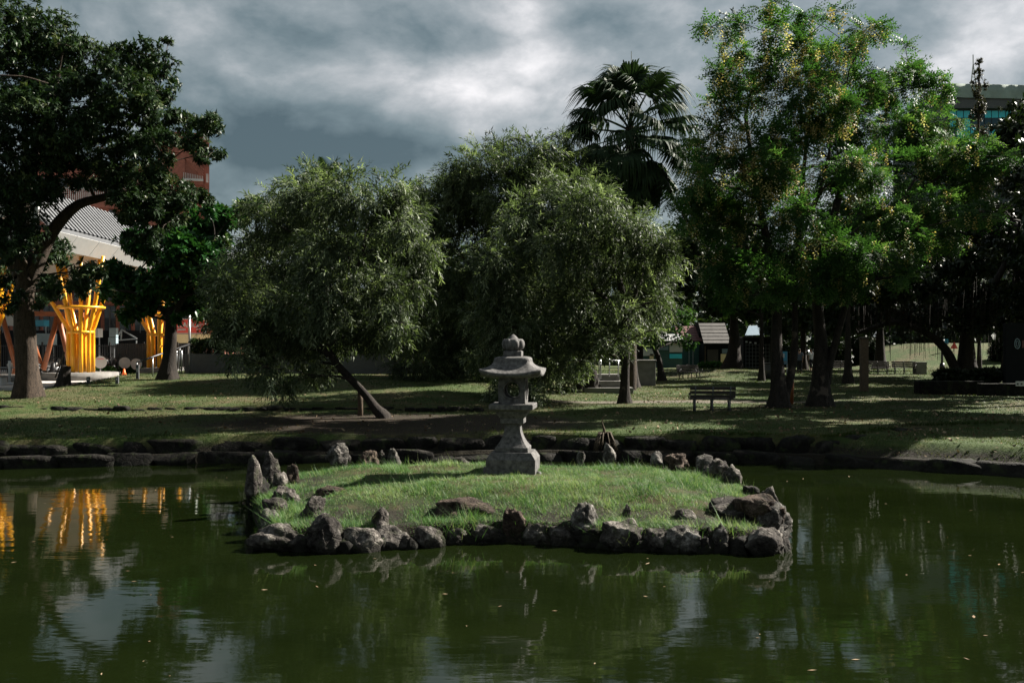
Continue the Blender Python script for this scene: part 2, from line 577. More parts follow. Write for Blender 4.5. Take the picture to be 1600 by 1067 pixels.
M['bluegrey'] = simple('blue_grey_plastic', (0.20, 0.27, 0.30), 0.5, var=0.1, bump=0.03)
M['blue'] = simple('blue_panel', (0.03, 0.22, 0.34), 0.4, var=0.1, bump=0.02)
M['paleblue'] = simple('pale_blue_sheet', (0.13, 0.18, 0.22), 0.6, var=0.15, bump=0.1)
M['skin'] = simple('skin', (0.30, 0.17, 0.11), 0.6, var=0.08, bump=0.02)
M['hair'] = simple('black_hair', (0.010, 0.009, 0.008), 0.5, var=0.2)
M['darkcloth'] = simple('dark_cloth', (0.018, 0.018, 0.022), 0.9, var=0.2)
M['bluecloth'] = simple('blue_grey_cloth', (0.10, 0.12, 0.16), 0.9, var=0.2)
M['whitecloth'] = simple('white_cloth', (0.60, 0.60, 0.60), 0.9, var=0.06)
M['shingle'] = simple('grey_shingle', (0.08, 0.074, 0.068), 0.9, var=0.25, scale=3, bump=0.3, grime=0.4)
M['redroof'] = simple('faded_red_sheet', (0.10, 0.036, 0.032), 0.7, var=0.15, bump=0.05)
M['tealwall'] = simple('teal_boarding', (0.025, 0.07, 0.06), 0.7, var=0.2)
M['rubber'] = simple('black_rubber', (0.012, 0.012, 0.012), 0.8)
M['screen'] = simple('dark_panel', (0.008, 0.009, 0.010), 0.8, var=0.2, spec=0.1)


def glow_mat():
    m, k, out = new_mat('lit_bulb')
    e = k.n('ShaderNodeEmission', Color=(1, 0.96, 0.88, 1), Strength=1.6)
    k.link(e.outputs[0], out.inputs[0])
    return m


M['bulb'] = glow_mat()

# ------------------------------------------------------------------ ground and pond
SHX = [-60, -27, -24, -20, -16, -12.4, -6.6, 0, 4.9, 7.85, 11.7, 15, 19, 22, 60]
SHY = [4.9, 6.0, 14, 20.2, 22.6, 24.2, 25.5, 25.9, 25.6, 24.9, 22.75, 20.2, 14, 6.0, 4.9]
UPX = [-60, -27, -20, -16, -12.4, -6.6, 0, 4.9, 7.9, 9.0, 10.2, 11.6, 14, 18, 25, 60]
UPY = [5.5, 6.6, 20.75, 23.1, 24.7, 26.0, 26.4, 26.1, 25.55, 26.1, 27.4, 28.7, 29.2, 29.0, 27.0, 25.0]


def shore(x):
    return np.interp(x, SHX, SHY)


def upper(x):
    return np.interp(x, UPX, UPY)


def hz(x, y):
    """height of the park ground"""
    x = np.asarray(x, dtype=float)
    y = np.asarray(y, dtype=float)
    s, u = shore(x), upper(x)
    n = fbm(x * 0.35 + 40, y * 0.35 + 40, 3) - 0.5
    left = sstep(2.0, -4.0, x - 0.12 * (y - 34))
    park = 0.66 + 0.10 * sstep(27, 33, y) + 0.12 * n
    rise = 0.20 * sstep(33.9, 34.3, y + 0.010 * x * 0) + 0.62 * sstep(34.5, 50.5, y)
    z = park + left * rise
    plaza = sstep(-19.0, -19.7, x) * sstep(40.2, 41.4, y)
    z = z * (1 - plaza) + 1.12 * plaza
    # slope at the far right
    z = z + 2.1 * sstep(74, 90, y) * sstep(27, 38, x) * sstep(120, 95, y)
    z = z + 0.35 * sstep(50, 75, y) * (1 - left)
    z = z + 0.9 * np.exp(-((x - 15.5) / 3.5) ** 2 - ((y - 70) / 5.0) ** 2) * 0.35
    # ledge between the two stone courses
    ledge = 0.25 + 0.05 * n + 0.36 * sstep(7.6, 9.4, x) * sstep(0.35, 1.3, y - s)
    z = np.where(y < u + 0.06, ledge, z) * 1.0
    t = np.clip((y - (u - 0.02)) / 0.08, 0, 1)
    z = np.where((y > u - 0.02) & (y < u + 0.06), ledge * (1 - t) + 0.66 * t, z)
    # pond
    pond = (y < s + 0.12) & (y > 5.0)
    z = np.where(pond, -0.9, z)
    z = np.where(y <= 5.0, 1.4 - 1.5 * sstep(3.0, 5.0, y), z)
    return z


def ground_z(x, y):
    return float(hz(np.array([x]), np.array([y]))[0])


def build_ground():
    xs = np.concatenate([np.array([-1500, -700, -350, -200, -120, -80, -60]), np.arange(-50, 50.01, 0.45), np.array([60, 80, 120, 200, 350, 700, 1500])])
    ts = np.concatenate([np.array([-300, -80, -20, -4, 0, 2, 3, 3.5, 4, 4.5, 4.9, 5.2, 6, 9, 12, 16, 20, 23]), np.arange(24.0, 28.0, 0.08), np.arange(28.0, 34.0, 0.3), np.arange(34.0, 35.0, 0.1),
                         np.arange(35.0, 60, 0.5), np.arange(60, 130, 1.5), np.array([140, 170, 220, 300, 450, 700, 1200, 2500])])
    X, T = np.meshgrid(xs, ts)
    w = sstep(5.5, 19, T) * (1 - sstep(28, 42, T))
    sh = np.maximum(shore(X), 14) - 25.0
    Y = T + sh * w
    Z = hz(X, Y)
    nx, ny = len(xs), len(ts)
    V = np.stack([X.ravel(), Y.ravel(), Z.ravel()], 1)
    i = np.arange(nx * ny).reshape(ny, nx)
    Fq = np.stack([i[:-1, :-1].ravel(), i[:-1, 1:].ravel(), i[1:, 1:].ravel(), i[1:, :-1].ravel()], 1)
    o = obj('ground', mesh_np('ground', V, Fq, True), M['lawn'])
    o['kind'] = 'structure'
    tag_s(o, 'park lawn sloping down to the pond')


def tag_s(o, label):
    o['kind'] = 'structure'
    o['label'] = label


build_ground()

wv = []
for x, y in ((-40, 4.6), (40, 4.6), (40, 30), (-40, 30)):
    wv.append((x, y, 0.0))
o = obj('pond_water', mesh_np('pond_water', wv, [(0, 1, 2, 3)]), M['water'])
tag_s(o, 'dark green still pond water')

# island
ISL_PX = [(398, 14.85), (450, 14.55), (500, 14.45), (560, 14.55), (690, 14.9), (800, 15.05), (900, 14.75), (1000, 14.45), (1100, 14.3), (1200, 14.3),
          (1232, 15.0), (1240, 16.0), (1218, 17.3), (1192, 18.6), (1165, 20.0), (1110, 21.4), (1000, 22.1), (800, 22.5), (600, 22.3), (515, 21.8),
          (425, 20.8), (385, 19.4), (380, 18.0), (388, 16.5)]
ISL = np.array([(PX(a, b), b) for a, b in ISL_PX])


def isl_dist(x, y):
    """signed distance to the island's edge, positive inside"""
    x = np.asarray(x, dtype=float)
    y = np.asarray(y, dtype=float)
    dmin = np.full(x.shape, 1e9)
    ins = np.zeros(x.shape, dtype=bool)
    n = len(ISL)
    for i in range(n):
        ax, ay = ISL[i]
        bx, by = ISL[(i + 1) % n]
        ex, ey = bx - ax, by - ay
        t = np.clip(((x - ax) * ex + (y - ay) * ey) / (ex * ex + ey * ey), 0, 1)
        dmin = np.minimum(dmin, np.hypot(x - ax - t * ex, y - ay - t * ey))
        c = ((ay > y) != (by > y)) & (x < (bx - ax) * (y - ay) / (by - ay + 1e-12) + ax)
        ins ^= c
    return np.where(ins, dmin, -dmin)


def isl_z(x, y):
    d = isl_dist(x, y)
    n = fbm(np.asarray(x) * 0.9 + 9, np.asarray(y) * 0.9 + 9, 3) - 0.5
    z = -0.5 + 0.80 * sstep(-0.12, 0.32, d) + 0.30 * sstep(0.3, 2.6, d) + 0.14 * n * sstep(0.1, 1.0, d)
    return z


def build_island():
    xs = np.arange(-6.2, 6.6, 0.09)
    ys = np.arange(13.6, 23.4, 0.09)
    X, Y = np.meshgrid(xs, ys)
    Z = isl_z(X, Y)
    nx, ny = len(xs), len(ys)
    V = np.stack([X.ravel(), Y.ravel(), Z.ravel()], 1)
    i = np.arange(nx * ny).reshape(ny, nx)
    Fq = np.stack([i[:-1, :-1].ravel(), i[:-1, 1:].ravel(), i[1:, 1:].ravel(), i[1:, :-1].ravel()], 1)
    keep = Z.ravel()[Fq].max(1) > -0.45
    Fq = Fq[keep]
    used = np.unique(Fq)
    rm = np.zeros(len(V), int)
    rm[used] = np.arange(len(used))
    o = obj('island', mesh_np('island', V[used], rm[Fq], True), M['island'])
    tag_s(o, 'low grassy island in the pond')


build_island()

# ------------------------------------------------------------------ rocks
_ico_cache = {}


def ico(sub):
    if sub not in _ico_cache:
        bm = bmesh.new()
        bmesh.ops.create_icosphere(bm, subdivisions=sub, radius=1.0)
        v = np.array([vv.co[:] for vv in bm.verts])
        f = np.array([[x.index for x in ff.verts] for ff in bm.faces])
        bm.free()
        _ico_cache[sub] = (v, f)
    return _ico_cache[sub]


def rock_mesh(name, seed, sub=4, block=0.35, rough=0.28, jag=0.15, top=None, lean=0.0, strata=0.0):
    """unit rock: x,y in -1..1, z in 0..2.  block pushes to a box, jag adds sharp ridges, top pinches the top"""
    v, f = ico(sub)
    v = v.copy()
    r = random.Random(seed)
    ox, oy, oz = [r.uniform(-50, 50) for _ in range(3)]
    m = np.abs(v).max(1, keepdims=True)
    v = v * (1 - block) + v / m * block * 0.92
    # a few random planes chop the mass into facets
    for _ in range(7):
        nn = Vector((r.gauss(0, 1), r.gauss(0, 1), r.gauss(0, 0.8))).normalized()
        dd = r.uniform(0.62, 0.9)
        pr = v @ np.array(nn)
        over = np.clip(pr - dd, 0, None) * 0.85
        v = v - over[:, None] * np.array(nn)[None, :]
    out = np.empty_like(v)
    for i, p in enumerate(v):
        q = Vector((p[0] * 1.3 + ox, p[1] * 1.3 + oy, p[2] * 1.3 + oz))
        a = mnoise.fractal(q, 1.0, 2.0, 4)
        b = mnoise.ridged_multi_fractal(q * 1.7, 1.0, 2.1, 4, 1.0, 2.0) - 1.0
        k = 1.0 + rough * a * 0.6 + jag * b * 0.6
        if strata:
            k += strata * math.sin(p[2] * 14 + 3 * a)
        out[i] = p * k
    out[:, 2] += 1.0
    if top is not None:
        t = np.clip(out[:, 2] / 2.0, 0, 1.2)
        s = 1.0 + (top - 1.0) * t
        out[:, 0] *= s
        out[:, 1] *= s
    if lean:
        out[:, 0] += lean * out[:, 2]
    lo, hi = out.min(0), out.max(0)
    out[:, 0] = (out[:, 0] - (lo[0] + hi[0]) / 2) / (hi[0] - lo[0]) * 2
    out[:, 1] = (out[:, 1] - (lo[1] + hi[1]) / 2) / (hi[1] - lo[1]) * 2
    out[:, 2] = (out[:, 2] - lo[2]) / (hi[2] - lo[2]) * 2
    return mesh_np(name, out, f, True)


# name: rock on the island: px centre, px bottom, width, height (pixels), depth ratio, style, material, label
RK = [
    (432, 864, 86, 44, 0.8, 'low', 'rock', 'long low dark boulder at the front left corner of the island'),
    (505, 868, 58, 62, 0.9, 'tall', 'rock', 'hollowed knobbly boulder with a pale cap at the waterline, second from the left'),
    (565, 866, 62, 40, 0.8, 'round', 'rock', 'smooth oval boulder just right of the hollowed capped one'),
    (617, 861, 52, 38, 0.8, 'block', 'rock', 'creased squarish boulder at the waterline below the small upright stone'),
    (664, 859, 48, 37, 0.8, 'round', 'rock', 'rounded boulder sloping down to the right at the waterline'),
    (707, 854, 50, 28, 0.8, 'low', 'rock', 'low pitted rock at the waterline below the broad brown slab'),
    (760, 852, 60, 34, 0.8, 'low', 'rock', 'wide low double-humped rock left of the stump-like stone'),
    (802, 850, 36, 55, 0.9, 'post', 'rock_brown', 'upright stump-like brown stone on the front edge below the lantern'),
    (841, 850, 44, 32, 0.8, 'block', 'rock', 'flat-topped block just right of the stump-like brown stone'),
    (878, 852, 38, 28, 0.8, 'round', 'rock', 'small rounded rock at the waterline left of the carved-looking grey stone'),
    (916, 830, 46, 44, 0.9, 'spire', 'rock_pale', 'tall fluted grey stone with a white face standing above the front edge'),
    (926, 856, 62, 34, 0.7, 'low', 'wall_stone', 'black wet rock under the tall fluted grey stone'),
    (974, 864, 64, 50, 0.8, 'block', 'rock', 'large brownish block at the waterline right of the fluted stone'),
    (1026, 864, 52, 38, 0.8, 'low', 'rock', 'dark wedge-shaped rock sloping right beside the pale angular boulder'),
    (1072, 866, 58, 44, 0.8, 'block', 'rock_pale', 'pale angular boulder tilted towards the water at the front right'),
    (1128, 862, 28, 44, 0.9, 'spire', 'rock_pale', 'narrow pale upright stone on the front right edge in dry grass'),
    (1197, 870, 62, 44, 0.8, 'block', 'rock', 'dark square block at the front right corner of the island'),
    (1229, 866, 30, 30, 0.8, 'spire', 'rock', 'small pointed rock at the extreme right front tip in the water'),
    (1214, 846, 62, 62, 1.0, 'spire', 'rock_pale', 'craggy pale rock on the right tip of the island'),
    (1190, 820, 72, 46, 1.0, 'low', 'rock_brown', 'sloping brown-grey rock above the craggy right tip'),
    (1203, 788, 30, 28, 1.0, 'spire', 'rock', 'jagged dark rock behind the sloping brown one on the right edge'),
    (1176, 778, 26, 18, 1.0, 'low', 'wall_stone', 'small black rock on the right edge near dry grass'),
    (1124, 752, 50, 34, 0.9, 'spire', 'rock', 'peaked dark grey rock at the back right of the island'),
    (1146, 758, 32, 32, 0.9, 'spire', 'rock', 'rough brown rock right of the peaked one at the back right'),
    (1102, 730, 28, 20, 0.9, 'round', 'rock_pale', 'small pale rock left of the peaked one at the back right'),
    (1060, 724, 36, 15, 0.9, 'low', 'rock_brown', 'flat brown rock on the back edge near the right'),
    (1027, 719, 20, 14, 0.9, 'spire', 'rock_pale', 'tiny pointed pale rock on the back edge'),
    (952, 717, 21, 26, 0.9, 'post', 'rock_pale', 'short upright pale stone on the back edge under the dried plant'),
    (908, 713, 14, 8, 0.9, 'round', 'rock_pale', 'tiny rounded pale stone on the back edge right of the lantern'),
    (527, 716, 38, 24, 0.9, 'spire', 'rock_pale', 'grey triangular rock on the back left crest'),
    (576, 730, 36, 26, 0.9, 'spire', 'rock_brown', 'ragged brown rock with grass around it on the back left'),
    (614, 727, 23, 27, 0.9, 'spire', 'rock_pale', 'leaf-shaped upright grey stone on the back left'),
    (596, 721, 14, 18, 0.9, 'spire', 'rock', 'small pointed rock between the ragged brown and leaf-shaped stones'),
    (720, 727, 28, 13, 0.9, 'round', 'rock', 'low rounded rock on the back edge left of the lantern'),
    (393, 752, 24, 42, 1.0, 'spire', 'rock', 'leftmost upright stone at the back left water edge'),
    (420, 762, 28, 56, 1.0, 'post', 'rock', 'tallest upright square-topped stone in the left cluster'),
    (456, 759, 22, 34, 1.0, 'post', 'rock_brown', 'dark grooved upright stone standing in grass right of the left cluster'),
    (437, 764, 26, 28, 1.0, 'spire', 'rock', 'lumpy pale-edged rock at the foot of the tallest upright stone'),
    (398, 795, 40, 56, 1.0, 'low', 'wall_stone', 'black rock mass at the water under the leftmost uprights'),
    (444, 790, 50, 30, 1.0, 'spire', 'rock', 'dark peaked rock below the left cluster'),
    (428, 806, 40, 28, 1.0, 'round', 'rock', 'mottled rock at the left edge under the dark peaked one'),
    (421, 824, 32, 28, 1.0, 'spire', 'rock_pale', 'small pale pointed rock on the left edge'),
    (482, 812, 44, 36, 0.8, 'slant', 'rock', 'slanting pale-topped stone leaning right in the left grass'),
    (516, 776, 56, 15, 0.9, 'low', 'rock_brown', 'flat rock barely showing through the grass at left'),
    (592, 830, 28, 36, 0.9, 'post', 'rock', 'small upright pocked stone above the creased squarish boulder'),
    (722, 812, 98, 32, 0.7, 'low', 'rock_brown', 'broad low brown slab in the grass at front centre'),
    (1150, 814, 78, 32, 1.0, 'low', 'rock', 'flat layered slab on bare soil near the right tip'),
    (1073, 814, 32, 18, 0.9, 'round', 'rock', 'half-buried rounded rock in grass left of the bare soil'),
    (979, 811, 18, 23, 0.9, 'spire', 'rock', 'thin small upright stone in the grass above the large brownish block'),
]
STY = {
    'low': dict(block=0.30, rough=0.5, jag=0.26),
    'round': dict(block=0.2, rough=0.34, jag=0.14),
    'block': dict(block=0.55, rough=0.42, jag=0.26),
    'post': dict(block=0.6, rough=0.42, jag=0.28, top=0.85),
    'tall': dict(block=0.45, rough=0.55, jag=0.32, top=0.92),
    'spire': dict(block=0.35, rough=0.5, jag=0.32, top=0.62),
    'slant': dict(block=0.45, rough=0.4, jag=0.24, top=0.8, lean=0.45),
}


def isl_depth(px, py):
    """distance at which a pixel's ray meets the island or the water"""
    d = np.arange(13.5, 23.5, 0.03)
    x = PX(px, d)
    zr = CAMH - (py - HZ) / F * d
    zz = np.maximum(isl_z(x, d), 0.0)
    hit = np.where(zr <= zz)[0]
    return float(d[hit[0]]) if len(hit) else 22.6


ROCK_SPOTS = []
for i, (px, pb, w, h, dr, st, mt, lab) in enumerate(RK):
    d = isl_depth(px, pb - 3)
    if d > 22.3:
        d = 22.0
    wx0 = w / F * d / 2
    for _ in range(150):          # keep every rock on the island's shore
        if float(isl_dist(np.array([PX(px, d)]), np.array([d + wx0 * dr]))[0]) > (0.22 if pb < 800 else -0.10) or d < 15:
            break
        d -= 0.03
    wx = w / F * d / 2
    hh = h / F * d / 2
    me = rock_mesh('boulder', 100 + i, 4 if w >= 34 else 3, **STY[st])
    sink = 0.10 + 0.12 * hh
    zz = max(float(isl_z(np.array([PX(px, d + wx * dr)]), np.array([d + wx * dr * 0.6]))[0]), -0.05)
    zb = PZ(pb, d)
    foot = float(isl_z(np.array([PX(px, d)]), np.array([d + wx * dr * 0.75]))[0])
    low = min(zb - sink, max(foot, -0.45) - 0.06)
    if pb < 800:
        low = max(low, zb - sink - 0.14)
    o = obj('boulder', me, M[mt], None, (PX(px, d), d + wx * dr * 0.75, low))
    o.scale = (wx * (1.16 if pb > 845 else 1.06), wx * dr * 1.1, (zb + 2 * hh - low) / 2)
    tag(o, lab, 'rock', 'rocks set around the island')
    ROCK_SPOTS.append((PX(px, d), d + wx * dr * 0.75, wx, wx * dr, zb + hh * 1.5))

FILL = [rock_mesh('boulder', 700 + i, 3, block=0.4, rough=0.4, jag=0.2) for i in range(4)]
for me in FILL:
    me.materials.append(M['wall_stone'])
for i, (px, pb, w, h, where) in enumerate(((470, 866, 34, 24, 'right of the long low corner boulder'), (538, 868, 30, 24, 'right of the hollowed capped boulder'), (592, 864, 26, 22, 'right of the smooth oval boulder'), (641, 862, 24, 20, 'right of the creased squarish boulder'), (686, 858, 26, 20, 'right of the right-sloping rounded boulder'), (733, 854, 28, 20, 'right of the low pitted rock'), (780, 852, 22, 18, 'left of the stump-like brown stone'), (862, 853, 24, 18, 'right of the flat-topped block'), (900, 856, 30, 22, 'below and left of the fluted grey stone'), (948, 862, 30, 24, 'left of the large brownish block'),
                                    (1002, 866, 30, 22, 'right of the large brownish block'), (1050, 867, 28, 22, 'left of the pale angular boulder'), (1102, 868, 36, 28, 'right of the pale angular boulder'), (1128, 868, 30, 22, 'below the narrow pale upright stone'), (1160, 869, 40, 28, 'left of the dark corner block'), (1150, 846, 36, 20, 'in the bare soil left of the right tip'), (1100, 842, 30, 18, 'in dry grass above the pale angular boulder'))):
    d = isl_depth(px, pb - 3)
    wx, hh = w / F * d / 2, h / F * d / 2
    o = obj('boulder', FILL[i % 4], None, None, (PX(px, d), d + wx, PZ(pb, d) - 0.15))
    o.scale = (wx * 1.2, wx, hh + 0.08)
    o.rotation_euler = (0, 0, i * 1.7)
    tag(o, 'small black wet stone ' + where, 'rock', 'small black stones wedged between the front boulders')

# ------------------------------------------------------------------ stone lantern
def sq_ring(half, z, n=8, rnd=0.0, up=0.0):
    """closed square outline with n points a side; up lifts the corners"""
    pts = []
    cs = [(-1, -1), (1, -1), (1, 1), (-1, 1)]
    for i in range(4):
        a, b = cs[i], cs[(i + 1) % 4]
        for j in range(n):
            t = j / n
            x, y = lerp(a[0], b[0], t), lerp(a[1], b[1], t)
            cnr = min(abs(x), abs(y))           # 1 in a corner, 0 mid-side
            s = 1.0 - rnd * cnr ** 6
            pts.append(Vector((x * half * s, y * half * s, z + up * cnr ** 2.5)))
    return pts


def loft(name, rings, mat, parent, n=8, smooth=False):
    mb = MB()
    bm = mb.bm
    rows = [[bm.verts.new(p) for p in r] for r in rings]
    k = len(rows[0])
    for a, b in zip(rows[:-1], rows[1:]):
        for i in range(k):
            f = bm.faces.new((a[i], a[(i + 1) % k], b[(i + 1) % k], b[i]))
            f.smooth = smooth
    bm.faces.new(rows[0][::-1])
    bm.faces.new(rows[-1])
    return mb.build(name, mat, parent)


def build_lantern():
    d = 19.15
    sc = d / F
    gz = PZ(744, d)
    root = thing('stone_lantern', 'grey weathered granite lantern with upturned roof standing on the grassy island', 'lantern',
                 (PX(802, d), d, gz), math.radians(-7.0))
    g = M['granite']

    def Z(py):
        return PZ(py, d) - gz
    H = lambda w: w * sc / 2
    loft('base_block', [sq_ring(H(76), -0.25), sq_ring(H(76), Z(714.5)), sq_ring(H(74.5), Z(713.5)), sq_ring(H(62), Z(704))], g, root)
    prof = [(52, 705), (52, 698), (50, 696.5)]
    rings = [sq_ring(H(w), Z(y), rnd=0.02) for w, y in prof]
    for t in np.linspace(0, 1, 9):
        w = 24.5 + (49 - 24.5) * (1 - t) ** 2.3
        rings.append(sq_ring(H(w), Z(696 + (661 - 696) * t), rnd=0.05))
    loft('shaft', rings, g, root)
    loft('collar', [sq_ring(H(27), Z(661.5)), sq_ring(H(36), Z(660)), sq_ring(H(36), Z(653)), sq_ring(H(33), Z(652))], g, root)
    loft('platform', [sq_ring(H(36), Z(652.5)), sq_ring(H(47), Z(645)), sq_ring(H(50), Z(641)), sq_ring(H(66), Z(638.5)), sq_ring(H(68), Z(637.5)), sq_ring(H(68), Z(631)), sq_ring(H(66.5), Z(630))], g, root)
    # fire box: four walls, each with a round opening
    fw, z0, z1 = H(41.5), Z(630.5), Z(589)
    th = H(10)
    zc, rad = Z(608.5), H(25)
    mb = MB()
    bm = mb.bm
    N = 32

    def sqpt(a, hw, h0, h1):
        c, s = math.cos(a), math.sin(a)
        k = 1.0 / max(abs(c), abs(s))
        return c * k * hw, (s * k * ((h1 - h0) / 2)) + (h0 + h1) / 2
    for side in range(4):
        rot = Matrix.Rotation(side * math.pi / 2, 3, 'Z')
        rows = []
        for yy, outer in ((-fw, True), (-fw, False), (-fw + th, False), (-fw + th, True)):
            row = []
            for i in range(N):
                a = 2 * math.pi * (i + 0.5) / N
                if outer:
                    hw = fw if yy == -fw else fw - th
                    x, z = sqpt(a, hw, z0, z1)
                else:
                    rr = rad
                    x, z = rr * math.cos(a), zc + rr * math.sin(a)
                row.append(bm.verts.new(rot @ Vector((x, yy, z))))
            rows.append(row)
        for a, b in zip(rows[:-1], rows[1:]):
            for i in range(N):
                bm.faces.new((a[i], a[(i + 1) % N], b[(i + 1) % N], b[i]))
    # moulding round each opening
    fb = mb.build('fire_box', g, root)
    for side in range(4):
        rot = Matrix.Rotation(side * math.pi / 2, 3, 'Z')
        pts = [rot @ Vector((rad * 1.10 * math.cos(a), -fw - 0.002, zc + rad * 1.10 * math.sin(a))) for a in np.linspace(0, 2 * math.pi, 29)]
        MB().tube(pts, H(2.6), 6, caps=False).build('opening_rim', g, fb)
    # roof
    rings = [sq_ring(H(44), Z(589.8)), sq_ring(H(66), Z(589.2)), sq_ring(H(84), Z(588.2), up=H(5)), sq_ring(H(92), Z(587.3), up=H(13)), sq_ring(H(95), Z(584), up=H(14)), sq_ring(H(93.5), Z(582.6), up=H(14))]
    for t in np.linspace(0.06, 1, 14):
        w = 56 + (93 - 56) * (1 - t) ** 2.1
        rings.append(sq_ring(H(w), Z(582.4 + (561 - 582.4) * t), up=H(14) * (1 - t) ** 2.2, rnd=0.05 * t))
    rings.append(sq_ring(H(53), Z(558.6), rnd=0.07))
    rings.append(sq_ring(H(46), Z(557.2), rnd=0.08))
    rings.append(sq_ring(H(34), Z(556.6), rnd=0.08))
    rf = loft('roof', rings, g, root, smooth=True)
    loft('neck', [sq_ring(H(27), Z(557)), sq_ring(H(28), Z(555.5)), sq_ring(H(28), Z(549)), sq_ring(H(25), Z(548))], g, root)
    # finial: lotus bowl with eight petals and a bud
    fin = [(9, 549), (12.5, 546.5), (14.8, 542), (15.6, 537), (15.2, 532), (14, 529.5), (10, 530.5), (7.5, 528.5), (4.5, 525), (1.0, 522.5)]
    mb = MB()
    rows = []
    for w, y in fin:
        rows.append([mb.bm.verts.new((w * sc * math.cos(a), w * sc * math.sin(a), Z(y))) for a in [2 * math.pi * i / 24 for i in range(24)]])
    for a, b in zip(rows[:-1], rows[1:]):
        for i in range(24):
            f = mb.bm.faces.new((a[i], a[(i + 1) % 24], b[(i + 1) % 24], b[i]))
            f.smooth = True
    mb.bm.faces.new(rows[0][::-1])
    mb.bm.faces.new(rows[-1])
    fo = mb.build('finial', g, root)
    for i in range(8):
        a = 2 * math.pi * (i + 0.5) / 8
        v, f = ico(2)
        vv = v * np.array([0.055, 0.07, 0.105])
        vv[:, 2] += Z(538)
        vv[:, 0] += 14.0 * sc
        c, s = math.cos(a), math.sin(a)
        vv = np.stack([vv[:, 0] * c - vv[:, 1] * s, vv[:, 0] * s + vv[:, 1] * c, vv[:, 2]], 1)
        obj('petal', mesh_np('petal', vv, f, True), g, fo)
    # small loose stone block and worn kerb at its foot
    for px, py, w, h, lab in ((762, 739, 14, 10, 'small squared stone left of the lantern base'), (842, 741, 16, 5, 'thin worn stone right of the lantern base')):
        me = rock_mesh('footing_stone', int(px), 3, block=0.85, rough=0.12, jag=0.05)
        o = obj('footing_stone', me, M['granite'], None, (PX(px, d - 0.25), d - 0.25, PZ(py, d - 0.25) - 0.16))
        o.scale = (w * sc / 2, 0.12, h * sc / 2 + 0.08)
        tag(o, lab, 'stone')


build_lantern()

# ------------------------------------------------------------------ pond walls and edging
def variants(name, n, seed, **kw):
    return [rock_mesh(name, seed + i, 3, **kw) for i in range(n)]


BL = variants('stone', 9, 500, block=0.97, rough=0.13, jag=0.10)
RD = variants('stone', 9, 520, block=0.78, rough=0.2, jag=0.10)
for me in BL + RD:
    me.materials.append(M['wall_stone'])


def wall_run(root, x0, x1, fy, wmin, wmax, zb, ht, dep, meshes, seed, wob=0.06):
    r = random.Random(seed)
    x = x0
    while x < x1:
        w = r.uniform(wmin, wmax)
        xc = x + w / 2
        y = float(fy(xc))
        y2 = float(fy(xc + 0.1))
        ang = math.atan2(y2 - y, 0.1)
        ln = w / max(0.5, math.cos(ang))
        h = ht(xc) * r.uniform(0.80, 1.08)
        o = obj('stone', r.choice(meshes), None, root, (xc, y + r.uniform(-wob, wob), zb(xc) + r.uniform(-0.03, 0.03)))
        o.scale = (ln / 2 * 1.06, dep * r.uniform(0.85, 1.15), h / 2)
        o.rotation_euler = (r.uniform(-0.06, 0.06), r.uniform(-0.04, 0.04), ang + r.uniform(-0.08, 0.08))
        x += w * 0.89


t = thing('pond_edging', 'low course of dark stones along the far waterline', 'stone edging')
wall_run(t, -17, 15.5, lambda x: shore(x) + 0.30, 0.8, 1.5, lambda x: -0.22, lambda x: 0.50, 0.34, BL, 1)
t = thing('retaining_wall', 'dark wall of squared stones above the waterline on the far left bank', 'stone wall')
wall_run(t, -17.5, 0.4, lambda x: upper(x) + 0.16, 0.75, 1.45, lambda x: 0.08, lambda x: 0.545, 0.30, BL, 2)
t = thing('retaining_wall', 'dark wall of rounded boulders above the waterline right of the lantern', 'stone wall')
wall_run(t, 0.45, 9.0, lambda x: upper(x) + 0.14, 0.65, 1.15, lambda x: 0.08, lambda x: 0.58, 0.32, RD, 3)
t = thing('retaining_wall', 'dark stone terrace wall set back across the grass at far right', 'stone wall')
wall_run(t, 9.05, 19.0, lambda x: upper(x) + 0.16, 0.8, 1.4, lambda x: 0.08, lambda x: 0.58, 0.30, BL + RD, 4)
t = thing('lawn_edging', 'thin line of small dark stones stepping up the left lawn', 'stone edging')
wall_run(t, -19, -1.2, lambda x: 34.08 + 0.02 * np.sin(x), 0.30, 0.75, lambda x: 0.62, lambda x: 0.30, 0.16, BL, 5, 0.05)

# ------------------------------------------------------------------ grass
def grass_mesh(name, x, y, z, h, w, az, bend, var, segs=2):
    n = len(x)
    dx, dy = np.cos(az), np.sin(az)
    sx, sy = -dy, dx
    B = np.stack([x, y, z], 1)
    side = np.stack([sx, sy, np.zeros(n)], 1) * (w / 2)[:, None]
    fw = np.stack([dx, dy, np.zeros(n)], 1)
    up = np.array([0, 0, 1.0])
    if segs == 2:
        mid = B + up * (h * 0.55)[:, None] + fw * (h * bend * 0.3)[:, None]
        tip = B + up * (h * (1 - 0.35 * bend))[:, None] + fw * (h * bend)[:, None]
        V = np.stack([B - side, B + side, mid - side * 0.7, mid + side * 0.7, tip], 1).reshape(-1, 3)
        b = (np.arange(n) * 5)[:, None]
        Fc = np.concatenate([b + np.array([[0, 1, 3]]), b + np.array([[0, 3, 2]]), b + np.array([[2, 3, 4]])], 0)
        vv = np.repeat(var, 5)
    else:
        tip = B + up * (h * (1 - 0.3 * bend))[:, None] + fw * (h * bend)[:, None]
        V = np.stack([B - side, B + side, tip], 1).reshape(-1, 3)
        b = (np.arange(n) * 3)[:, None]
        Fc = b + np.array([[0, 1, 2]])
        vv = np.repeat(var, 3)
    return mesh_np(name, V, Fc, False, vv)


